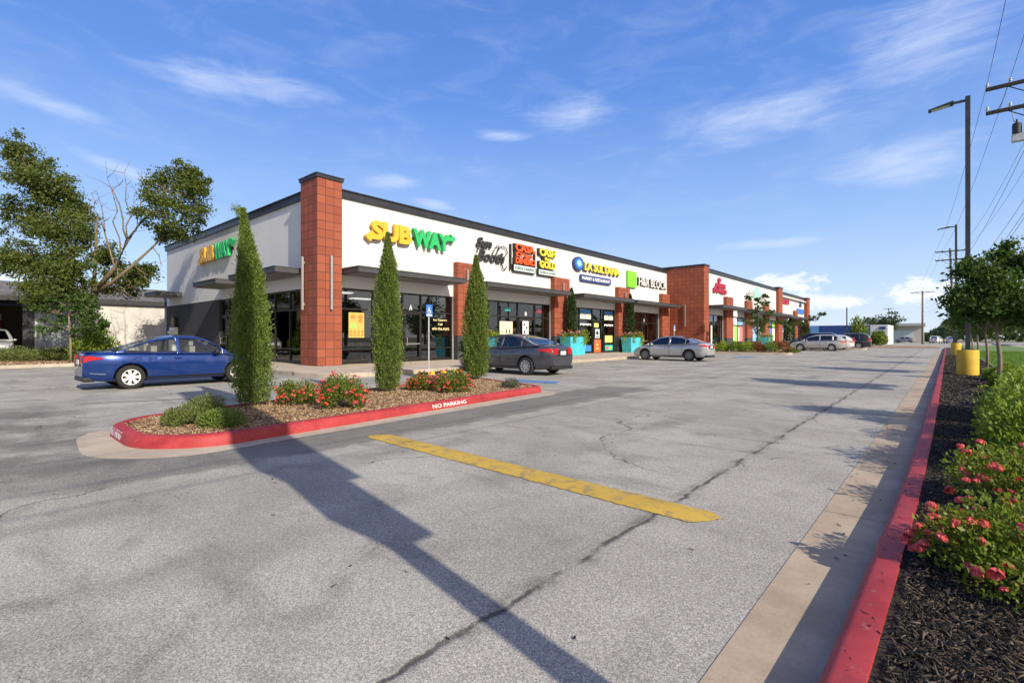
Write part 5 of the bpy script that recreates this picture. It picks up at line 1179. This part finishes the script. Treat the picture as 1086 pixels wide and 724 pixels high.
PICK = dict(SUV, L=5.6, H=1.85, roof=[(-.10, 1.12), (-.085, 1.5), (-.06, 1.75), (-.02, 1.84), (.04, 1.85), (.12, 1.8), (.16, 1.68), (.21, 1.4), (.26, 1.1)], glass_side=(-.07, .21), pillars=[(.06, .10)], rear_glass=(-.098, -.05), wind_glass=(.14, .25), doors=[(-.08, .05, -.05), (.055, .21, .08)], seats=[(.05, .24)], mirror=.2)
SIDE_MARKS = None
def coupe_extra(root, c):
    # scraped dent behind the door and grey strip standing in for bumper highlights
    m = MB(); c.patch(m, -1.24, -.58, 6.6, 9.0, -1, .005, 12, 6)
    t = NT('scraped_paint'); f = t.noise(5, 4, t.obj(), .6); t.col(t.mix(t.ramp(f, .45, .85), (.003, .03, .17), (.006, .042, .21))); t.set(rough=.3, metal=.4, coat=.6); t.bump(t.noise(2.6, 2, t.obj()), .55, .08)
    m.build('scraped_panel', t.m, root, local=True, smooth=True)
    m = MB(); c.patch(m, -c.L * .47, -c.L * .40, 3.72, 3.85, -1, .012, 6, 1); m.build('bumper_highlight', M['rim'], root, local=True)
    m = MB(); m.box(-2.18, -1.95, -.62, .62, .975, 1.0); m.build('trunk_lip', M['blue_paint'], root, local=True, bevel=.012)
    m = MB(); m.box(-.18, .28, -.34, .34, 1.425, 1.445); m.build('sunroof', M['black'], root, local=True, bevel=.01)
M['blue_paint'] = mk_paint('metallic_blue_paint', (.003, .032, .18), .35, .28)
M['grey_paint'] = mk_paint('metallic_charcoal_paint', (.062, .064, .078), .45, .32)
M['silver_paint'] = mk_paint('metallic_silver_paint', (.46, .47, .49), .5, .34)
M['silver2_paint'] = mk_paint('pale_silver_paint', (.44, .43, .41), .45, .36)
M['dark_paint'] = mk_paint('near_black_paint', (.018, .019, .024), .3, .3)
M['white_paint'] = mk_paint('white_car_paint', (.66, .66, .65), .0, .35)
M['red_paint'] = mk_paint('red_car_paint', (.36, .03, .035), .1, .3)
# heading angle is measured from +x; +y is 90 degrees, -x is 180
COUPE_C = (-17.05, 4.60, 0)
build_car('parked_coupe', COUPE, COUPE_C, R(90), 'dark blue two-door coupe with scraped rear side panel, parked by the bent conifer', M['blue_paint'], 'seven', extra=coupe_extra)
build_car('parked_sedan', SEDAN, (-12.72, 14.70, 0), R(180), 'charcoal grey sedan parked behind the end conifer, tail toward the lane', M['grey_paint'], 'ten')
build_car('parked_sedan', CIVIC, (-12.25, 28.86, 0), R(180), 'silver sedan with dark glass parked before the lime square sign', M['silver_paint'], 'multi', 'tintglass')
build_car('parked_hatchback', HATCH, (-9.55, 58.3, 0), R(180), 'silver hatchback parked past the far island', M['silver2_paint'], 'five', 'tintglass')
build_car('parked_suv', SUV, (-10.6, 61.6, 0), R(180), 'dark sport utility vehicle mostly hidden behind the silver hatchback', M['dark_paint'], 'five', 'tintglass')
build_car('parked_hatchback', dict(HATCH, H=1.62, tailz=(.85, 1.35)), (-9.6, 64.4, 0), R(180), 'white and red tailed hatchback squeezed between silver and dark vehicles', M['white_paint'], 'five', 'tintglass')
build_car('parked_suv', SUV, (-8.9, 72.6, 0), R(180), 'black sport utility vehicle parked last in the row near the columnar shrub', M['dark_paint'], 'five', 'tintglass')
build_car('pickup_truck', PICK, (-47.9, 2.3, .05), R(0), 'pale pickup truck nosing out of the shed opening at the left edge', M['silver_paint'], 'five', 'tintglass', cat='pickup')
for i, (x, y, h, p, S, lab) in enumerate(((-1.2, 150, 80, 'white_paint', HATCH, 'white car on the far road, left one'), (1.2, 146, 100, 'silver_paint', CIVIC, 'silver car on the far road, right one'), (-7.5, 165, 170, 'silver2_paint', CIVIC, 'pale car beside the far utility poles'),
      (27, 69, 95, 'dark_paint', SUV, 'dark vehicle across the street, left of the pair by the right edge'), (29.5, 64, 95, 'grey_paint', SUV, 'grey vehicle across the street at the right picture edge'), (24.5, 84, 85, 'silver_paint', HATCH, 'silver vehicle in the lot across the street behind the tree trunks'))):
    build_car('distant_car', S, (x, y, .0), R(h), lab, M[p], 'five', 'tintglass')
# ================================================================ STREET FURNITURE
def lamp(x, y, H, lab, lab2):
    b = empty('lamp_base', (x, y, .1), 0, lab2, 'lamp base', 'yellow concrete lamp bases in the bed')
    m = MB(); m.lathe([(.28, 0), (.28, .82), (.268, .85), (.0015, .86)], 40, (x, y, .1)); o = m.build('drum', M['yellowc'], b); smooth_angle(o, 30)
    t = empty('street_lamp', (x, y, .96), 0, lab, 'street lamp', 'street lamps in the bed')
    m = MB(); s = .064; m.box(x - s, x + s, y - s, y + s, .98, H); m.build('pole', M['dmetal'], t, bevel=.008)
    MB().box(x - .16, x + .16, y - .16, y + .16, .95, .98).build('base_plate', M['dmetal'], t)
    m = MB(); m.box(x - .35, x - s - .002, y - .03, y + .03, H - .16, H - .09); m.build('arm', M['dmetal'], t)
    m = MB(); m.add([(x - .35, y - .15, H - .16), (x - .35, y + .15, H - .16), (x - 1.0, y + .15, H - .235), (x - 1.0, y - .15, H - .235), (x - .35, y - .16, H - .08), (x - .35, y + .16, H - .08), (x - 1.0, y + .13, H - .2), (x - 1.0, y - .13, H - .2)], [(0, 1, 2, 3), (7, 6, 5, 4), (0, 4, 5, 1), (1, 5, 6, 2), (2, 6, 7, 3), (3, 7, 4, 0)])
    l = m.build('lamp_head', M['dmetal'], t); MB().add([(x - .45, y - .12, H - .176), (x - .45, y + .12, H - .176), (x - .92, y + .12, H - .231), (x - .92, y - .12, H - .231)], [(0, 1, 2, 3)]).build('lens', M['pale'], l)
lamp(.62, 22.2, 9.3, 'nearest tall dark square street lamp, rising behind the young trees', 'nearest yellow concrete drum under the tall street lamp')
lamp(.70, 47.0, 9.3, 'second dark street lamp, smaller beside the near one', 'second yellow concrete drum behind the nearest one')
def catenary(a, b, sag, n=24):
    a, b = Vector(a), Vector(b); return [a.lerp(b, k / n) - Vector((0, 0, sag * 4 * (k / n) * (1 - k / n))) for k in range(n + 1)]
M['polearm'] = mk_bark('tarred_arm_wood', (.03, .026, .022), (.075, .062, .05))
def utility_pole(x, y, H, lab, arm=1.25, arms=(.35, 1.15), r=.14, trans=False, lean=0):
    t = empty('utility_pole', (x, y, 0), 0, lab, 'utility pole', 'wooden utility poles along the road')
    MB().tube([(x, y, -.3), (x + lean * .5, y, H * .5), (x + lean, y, H)], [r, r * .85, r * .7], 12).build('pole', M['polew'], t, smooth=True); X = x + lean
    for i, d in enumerate(arms):
        z = H - d; m = MB(); m.box(X - arm, X + arm, y - .19, y - .09, z - .06, z + .06); 
        m.tube([(X - arm * .55, y - .14, z - .05), (X, y - .14, z - .55)], .018, 5); m.tube([(X + arm * .55, y - .14, z - .05), (X, y - .14, z - .55)], .018, 5); a_ = m.build('crossarm', M['polearm'], t)
        for q in (-.97, -.5, .5, .97):
            m = MB(); m.lathe([(.018, .06), (.02, .10), (.05, .12), (.05, .15), (.03, .17), (.045, .19), (.03, .23), (.0015, .24)], 10, (X + q * arm, y - .14, z)); m.build('insulator', M['steel'], a_)
    if trans:
        m = MB(); zb = H - 2.55; m.box(X - .62, X + .9, y - .34, y - .16, zb + .0, zb + .28); m.build('equipment_rack', M['galv'], t, bevel=.02)
        for q in (-.48, -.1, .3):
            m = MB(); m.lathe([(.10, zb + .281), (.13, zb + .3), (.13, zb + .62), (.11, zb + .66), (.03, zb + .68), (.03, zb + .8), (.0015, zb + .81)], 14, (X + q, y - .25, 0)); m.build('cutout', M['black'], t)
        m = MB()
        for q, dz in ((-.62, 0), (-.3, .1), (.2, 0)): m.tube(catenary((X + q, y - .14, H - arms[1] + .1), (X + q * .8, y - .25, zb + .75), .25, 8), .012, 5)
        m.tube(catenary((X - .7, y - .14, H - arms[0]), (X - 1.1, y - .14, H - arms[1]), .25, 8), .012, 5); m.build('jumper_wire', M['black'], t)
    return X
x1 = utility_pole(2.48, 25.5, 10.9, 'nearest utility pole just outside the right edge, its crossarms and equipment reaching into the picture', 1.28, (.40, 1.28), .16, True)
x2 = utility_pole(1.0, 74, 11.3, 'leaning wooden utility pole behind the second street lamp', 1.25, (.35, 1.3), .14, False, -.4)
x3 = utility_pole(-3.2, 134, 11.0, 'grey utility pole standing alone above the far road', 1.9, (.3,), .2)
x4 = utility_pole(-13.5, 205, 11.0, 'small far utility pole second beyond the lone grey one', 1.4, (.3,), .16); x5 = utility_pole(-25, 290, 11, 'tiny farthest utility pole over the treeline', 1.4, (.3,), .16)
utility_pole(2.6, -22, 10.9, 'utility pole behind the photographer', 1.28, (.40, 1.15), .16)
wl = ['thin power wire on the outer arm end', 'thin power wire on the inner arm insulator', 'power wire on the far insulator of the top arm', 'power wire on the outermost right insulator', 'power wire under the top arm', 'power wire on the right of the lower arm', 'thick communication cable below the power wires', 'second thick communication cable, lowest of all']
for i, (dx, dz, sag, r, lab) in enumerate(((-1.24, -.16, .9, .008, wl[0]), (-.64, -.16, .9, .008, wl[1]), (.64, -.16, .9, .008, wl[2]), (1.24, -.16, .9, .008, wl[3]), (-.3, -2.9, 1.0, .008, wl[4]), (.3, -3.4, 1.0, .009, wl[5]), (.1, -4.3, 1.1, .009, wl[6]), (-.1, -4.9, 1.1, .008, wl[7]))):
    t = empty('power_wire', (2.5 + dx, 25.36, 10.9 + dz), 0, lab + ', crossing the sky at right', 'wire', 'wires along the street')
    P = [(2.6 + dx, -22, 10.9 + dz), (2.48 + dx, 25.36, 10.9 + dz), (.6 + dx, 73.9, 11.3 + dz), (-3.2 + dx * 1.2, 134, 11.0 + dz)]
    m = MB()
    for a, b in zip(P, P[1:]): m.tube(catenary(a, b, sag, 24), r, 5)
    m.build('cable', M['black'], t)
# blue parking signs
def ada_sign(x, y, z0, top, lab):
    t = empty('parking_sign', (x, y, z0), 0, lab, 'parking sign', 'blue parking signs on posts')
    MB().tube([(x, y, z0), (x, y, top - .02)], .025, 8).build('post', M['galv'], t)
    fr = frame_front(x + .028); w, h = .155, .46; m = MB(); slab(m, round_poly(rect(y - w, y + w, top - h, top), .03, 3), fr, 0, .004); s = m.build('sign_plate', M['signblue'], t)
    m = MB(); slab(m, oval(y - .01, top - .12, .026, .026, 12), fr, .005, .007); slab(m, [(y - .03, top - .15), (y + .01, top - .15), (y + .015, top - .22), (y + .06, top - .23), (y + .09, top - .3), (y + .06, top - .31), (y + .04, top - .255), (y - .03, top - .25)], fr, .005, .007)
    ring = [(y - .01 + .075 * math.cos(a), top - .265 + .07 * math.sin(a)) for a in [2.0 + 4.0 * k / 12 for k in range(13)]]; m.tube([fr(u, v, .006) for u, v in ring], .009, 5)
    slab(m, rect(y - w + .02, y + w - .02, top - h + .03, top - h + .09), fr, .005, .007); m.build('wheelchair_symbol', M['signw'], s)
ada_sign(-14.95, 12.35, .15, 2.62, 'blue wheelchair parking sign before the shop door marked A'); ada_sign(-15.3, 36.3, .15, 2.3, 'blue wheelchair parking sign before the tile tower'); ada_sign(-12.3, 56.2, .15, 2.3, 'small far parking sign by the planter past the island')
# black and yellow wheel stops
def wheel_stop(x, y, lab):
    t = empty('wheel_stop', (x, y, .0), 0, lab, 'wheel stop', 'black and yellow wheel stops')
    def seg(y0, y1, mat, nm):
        m = MB(); pr = [(-.075, 0.004), (.075, 0.004), (.055, .10), (-.055, .10)]; m.add([(x + p, yy, z) for yy in (y0, y1) for p, z in pr], [(0, 1, 2, 3), (7, 6, 5, 4), (0, 4, 5, 1), (1, 5, 6, 2), (2, 6, 7, 3), (3, 7, 4, 0)]); m.build(nm, mat, t)
    ys = [y - .9 + 1.8 * k / 6 for k in range(7)]
    for k in range(6): seg(ys[k], ys[k + 1], M['rubber'] if k % 2 == 0 else M['stripe2'], 'black_segment' if k % 2 == 0 else 'yellow_segment')
M['stripe2'] = flat('yellow_rubber', (.75, .45, .03), .7)
wheel_stop(-14.25, 12.3, 'black and yellow wheel stop before the near blue sign'); wheel_stop(-14.3, 36.4, 'black and yellow wheel stop before the sign at the tower')
# metal shed at left
sh = empty('metal_shed', (-45, 10, 0), 0, 'low pale metal shed with grey panels and an open bay behind the trees', 'shed')
m = MB(); m.box(-45.2, -45, 4.1, 60, -.1, 3.85); m.build('wall', M['shedw'] if 'shedw' in M else simple('pale_block_wall', (.52, .50, .46), .85, 0, .12, 1.5, .2), sh)
pm = MB(); mp = simple('grey_blue_panel', (.22, .25, .28), .6, .1, .2, 1.2)
y = 4.2
while y < 6.6: pm.box(-44.998, -44.96, y, y + .36, .0, 3.5); y += .40
pm.build('wall_panel', mp, sh)
m = MB(); m.box(-44.997, -44.93, 5.9, 6.12, 0, 3.6); m.box(-45.2, -44.9, 3.55, 4.098, -.1, 3.84); m.build('dark_post', M['charcoal'], sh)
m = MB(); m.box(-56, -45.0, -14, -13.7, -.1, 3.85); m.box(-56.2, -56, -14, 60, -.1, 3.85); m.box(-45.2, -45, -14, -1.5, -.1, 3.85); m.build('wall', M['intwall'], sh)
m = MB(); m.add([(-44.82, -15, 3.86), (-44.82, 61, 3.86), (-50.6, 61, 5.2), (-50.6, -15, 5.2), (-57, -15, 3.86), (-57, 61, 3.86), (-44.82, -15, 4.06), (-44.82, 61, 4.06), (-50.6, 61, 5.4), (-50.6, -15, 5.4), (-57, -15, 4.06), (-57, 61, 4.06)], [(0, 3, 2, 1), (3, 4, 5, 2), (6, 7, 8, 9), (9, 8, 11, 10), (0, 1, 7, 6), (4, 10, 11, 5), (0, 6, 9, 3), (3, 9, 10, 4), (1, 2, 8, 7), (2, 5, 11, 8)])
m.build('roof', simple('weathered_shingle', (.12, .115, .11), .9, 0, .35, 2.5, .4), sh); MB().box(-44.86, -44.74, -15, 61, 3.72, 4.05).build('gutter', M['charcoal'], sh)
m = MB(); m.box(-55.9, -55.6, -1.2, 3.2, 1.6, 3.2); t = empty('shop_banner', (-55.7, 1, 1.6), 0, 'red and white banner inside the shed opening', 'banner'); m.build('cloth', M['signw'], t); m = MB(); m.box(-55.598, -55.58, -1.2, 3.2, 2.1, 2.7); m.build('red_band', M['crimson'], t)
# blue building far away
b = empty('blue_building', (-17, 118, 0), 0, 'low far building with deep blue wall panels and a white end', 'building')
m = MB(); m.box(-30, -7.9, 118.0, 132, -.1, 3.75); m.build('wall', M['stucco'], b)
m = MB(); m.box(-30, -10.6, 117.8, 117.998, 1.7, 3.7); m.build('blue_panel', simple('deep_blue_panel', (.02, .055, .22), .5), b); m = MB(); m.box(-21.0, -19.2, 117.7, 117.798, 1.7, 3.7); m.build('light_blue_panel', simple('light_blue_panel', (.12, .3, .6), .5), b)
m = MB(); m.box(-30, -10.6, 117.5, 117.75, 1.5, 1.698); m.build('awning', M['fascia'], b); m = MB(); m.box(-29.5, -11, 117.9, 117.997, .3, 1.45); m.build('window', M['frame'], b)
m = MB(); m.box(-9.9, -8.6, 117.9, 117.997, 1.0, 2.4); m.build('window', M['frame'], b); m = MB(); m.box(-10.3, -9.9, 117.85, 117.996, .8, 2.0); m.build('door', M['wood'], b); m = MB(); m.box(-9.2, -8.2, 117.85, 117.995, 2.9, 3.4); m.build('wall_sign', M['navy'], b)
t = empty('flag_pole', (-12.2, 100, 0), 0, 'thin dark pole standing before the blue building', 'pole'); MB().tube([(-12.2, 100, 0), (-12.2, 100, 6.4)], .10, 8).build('shaft', M['polew'], t)
s = empty('far_shop', (-9, 175, 0), 0, 'far low tan shop with a pale flat canopy right of the blue building', 'building')
m = MB(); m.box(-15, -4, 172, 182, 0, 4.4); m.build('wall', M['fascia'], s); m = MB(); m.box(-15.5, -3.5, 170, 183, 4.41, 5.1); m.build('roof', M['roofm'], s); m = MB(); m.box(-11, -6, 171.9, 171.99, 0, 3.2); m.build('window', M['pale'], s)
# dealership across the street
s = empty('dealer_building', (34, 95, 0), 0, 'long low white roofed building across the street behind the young trees', 'building')
m = MB(); m.box(14, 60, 108, 126, 0, 2.9); m.build('wall', M['fascia'], s); m = MB(); m.box(13, 61, 107, 127, 2.95, 4.0); m.build('roof', M['white'], s); m = MB(); m.box(16, 58, 107.9, 107.99, .4, 2.3); m.build('window', M['frame'], s)
t = empty('sign_post', (8.6, 54, .1), 0, 'dark square sign post on the lawn at right', 'post'); MB().box(8.45, 8.75, 53.85, 54.15, .1, 6).build('shaft', M['dmetal'], t, bevel=.01); MB().box(8.2, 9.0, 53.6, 54.4, .13, .3).build('footing', M['kerb'], t)
t = empty('sign_post', (10.2, 56, 0), 0, 'thin pale post at the street edge right of the dark post', 'post'); MB().tube([(9.05, 56, .1), (9.05, 56, 4.5)], .09, 8).build('shaft', M['galv'], t)
# tall pylon sign beside the photographer: it casts the long shadow across the lot
p = empty('pylon_sign', (1.75, 1.12, 0), 0, 'tall dark pylon sign standing in the bed beside the photographer', 'sign')
MB().box(1.68, 1.83, 1.06, 1.20, .1, 9.2).build('post', M['dmetal'], p)
MB().box(1.45, 2.3, .95, 1.30, 3.15, 4.15).build('lower_cabinet', M['white'], p, bevel=.02); MB().box(1.3, 2.4, .84, 1.42, 4.25, 10.0).build('upper_cabinet', M['white'], p, bevel=.02)
# ================================================================ LIGHT AND SKY
EL, AZ = R(32), R(11)
sd = Vector((math.cos(AZ) * math.cos(EL), -math.sin(AZ) * math.cos(EL), math.sin(EL)))
sun = bpy.data.lights.new('sun', 'SUN'); sun.energy = 3.85; sun.angle = R(.5); sun.color = (1, .90, .75)
so = bpy.data.objects.new('sun', sun); COL.objects.link(so); so.rotation_euler = sd.to_track_quat('Z', 'Y').to_euler(); so.location = (20, -10, 30)
w = bpy.data.worlds.new('World'); sc.world = w; w.use_nodes = True; nt = w.node_tree
bg = nt.nodes['Background']; bg.inputs['Strength'].default_value = .15
sky = nt.nodes.new('ShaderNodeTexSky'); sky.sky_type = 'NISHITA'; sky.sun_disc = False; sky.sun_elevation = EL; sky.sun_rotation = math.atan2(sd.x, sd.y); sky.air_density = 1.0; sky.dust_density = .6; sky.ozone_density = 2.0; sky.altitude = 300
class WT(NT):
    def __init__(s, t): s.t = t; s._pos = None
t = WT(nt); dirv = nt.nodes.new('ShaderNodeTexCoord').outputs['Generated']; dx, dy, dz = t.xyz(dirv)
zc = t.math('MAXIMUM', dz, .0); den = t.math('ADD', zc, .16)
cx = t.math('DIVIDE', dx, den); cy = t.math('DIVIDE', dy, den); pv = t.comb(cx, cy, 0)
# wind-drawn cirrus and low heaped clouds, each bank at its own bearing and height
az = t.math('MULTIPLY', t.math('ARCTAN2', dx, dy), 180 / math.pi); elv = t.math('MULTIPLY', t.math('ARCSINE', dz), 180 / math.pi)
def bank(a0, e0, sa, se, tilt=0):
    u = t.math('SUBTRACT', az, a0); v = t.math('SUBTRACT', elv, e0)
    if tilt: v = t.math('SUBTRACT', v, t.math('MULTIPLY', u, tilt))
    d = t.math('SQRT', t.math('ADD', t.math('POWER', t.math('ABSOLUTE', t.math('DIVIDE', u, sa)), 2.), t.math('POWER', t.math('ABSOLUTE', t.math('DIVIDE', v, se)), 2.)))
    return t.ramp(d, 0, 1.0, 1, 0)
def many(bs):
    r = None
    for q in bs: m_ = bank(*q); r = m_ if r is None else t.math('MAXIMUM', r, m_)
    return r
ang = t.comb(az, elv, 0)
n1 = t.noise(.13, 8, t.map(ang, (1, 3.2, 1), (0, 0, R(-9))), .62, .7); n1b = t.noise(.5, 6, t.map(ang, (.5, 3.5, 1), (0, 0, R(-14)), (7, 3, 0)), .62, .4)
ci_m = many([(-14, 21.5, 16, 4.5, .06), (-1, 25, 12, 7, .2), (-3, 15.5, 11, 4, .04), (-34, 24, 10, 3, .05), (-54, 17, 6, 1.5, .05), (-50, 14.8, 5, 1.1, -.12), (-42, 22, 6, 1.2, 0), (-78, 14.5, 9, 1.3, -.28), (-84, 19, 9, 1.6, -.15), (-70, 24, 16, 3, .05), (-14, 9.5, 9, 1.0, 0), (-62, 10, 12, 2.2, -.05), (20, 20, 18, 7, .1), (-110, 20, 18, 6, 0)])
wn = t.math('ADD', t.math('MULTIPLY', n1, .65), t.math('MULTIPLY', n1b, .5))
ci = t.ramp(t.math('ADD', t.math('MULTIPLY', ci_m, .62), t.math('MULTIPLY', wn, .9)), .64, 1.58)
ci = t.math('MULTIPLY', ci, t.ramp(ci_m, .0, .5))
c1 = t.noise(.36, 8, t.map(ang, (1, 1.9, 1)), .58, .1)
cu_m = many([(-12, 5.3, 7, 2.2, -.05), (-9, 3.4, 9, 1.6, 0), (-1.5, 4.2, 5.5, 2.6, .05), (2.5, 3.2, 7, 2, 0), (-20, 4.5, 5, 1.2, 0), (18, 5, 12, 3, 0), (-72, 3.5, 7, 3.2, 0), (-88, 4.5, 10, 3, 0), (-110, 6, 16, 4, 0)])
cu = t.ramp(t.math('ADD', t.math('MULTIPLY', cu_m, .62), t.math('MULTIPLY', t.noise(.62, 9, t.map(ang, (1, 1.7, 1)), .62, .2), 1.25)), .88, 1.2)
veil = t.math('ADD', t.math('MULTIPLY', t.ramp(dz, .0, .40, 1, 0), .42), t.math('MULTIPLY', t.ramp(n1, .42, .75), .10))
grad = nt.nodes.new('ShaderNodeValToRGB'); nt.links.new(zc, grad.inputs[0]); E_ = grad.color_ramp.elements
for pos_, col_ in ((0, (2.9, 3.4, 4.2)), (.09, (2.25, 2.95, 4.15)), (.2, (1.4, 2.25, 4.0)), (.42, (.5, 1.22, 3.4)), (.8, (.2, .65, 2.5))):
    e_ = E_[0] if pos_ == 0 else E_.new(pos_); e_.color = (*[v / 5 for v in col_], 1)
E_.remove(E_[-1])
gr = t.mix(1., grad.outputs[0], (5, 5, 5), 'MULTIPLY')
skyc = t.mix(.85, sky.outputs[0], gr)
# bright haze added on the unseen sun side to lift and neutralise shadow fill
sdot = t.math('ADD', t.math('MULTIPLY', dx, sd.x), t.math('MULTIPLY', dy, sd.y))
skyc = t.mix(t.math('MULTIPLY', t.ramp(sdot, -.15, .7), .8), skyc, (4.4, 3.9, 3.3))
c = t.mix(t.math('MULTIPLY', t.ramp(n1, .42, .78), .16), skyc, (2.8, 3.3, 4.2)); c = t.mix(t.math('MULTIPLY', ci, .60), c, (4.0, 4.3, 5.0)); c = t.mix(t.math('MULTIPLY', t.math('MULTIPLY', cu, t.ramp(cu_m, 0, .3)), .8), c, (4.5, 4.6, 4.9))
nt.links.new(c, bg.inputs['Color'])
sc.view_settings.view_transform = 'Standard'; sc.view_settings.look = 'None'; sc.view_settings.exposure = .66; sc.view_settings.gamma = 1
sc.view_settings.use_curve_mapping = False
sc.cycles.max_bounces = 6; sc.cycles.transparent_max_bounces = 12; sc.cycles.use_denoising = True; sc.cycles.sample_clamp_indirect = 6
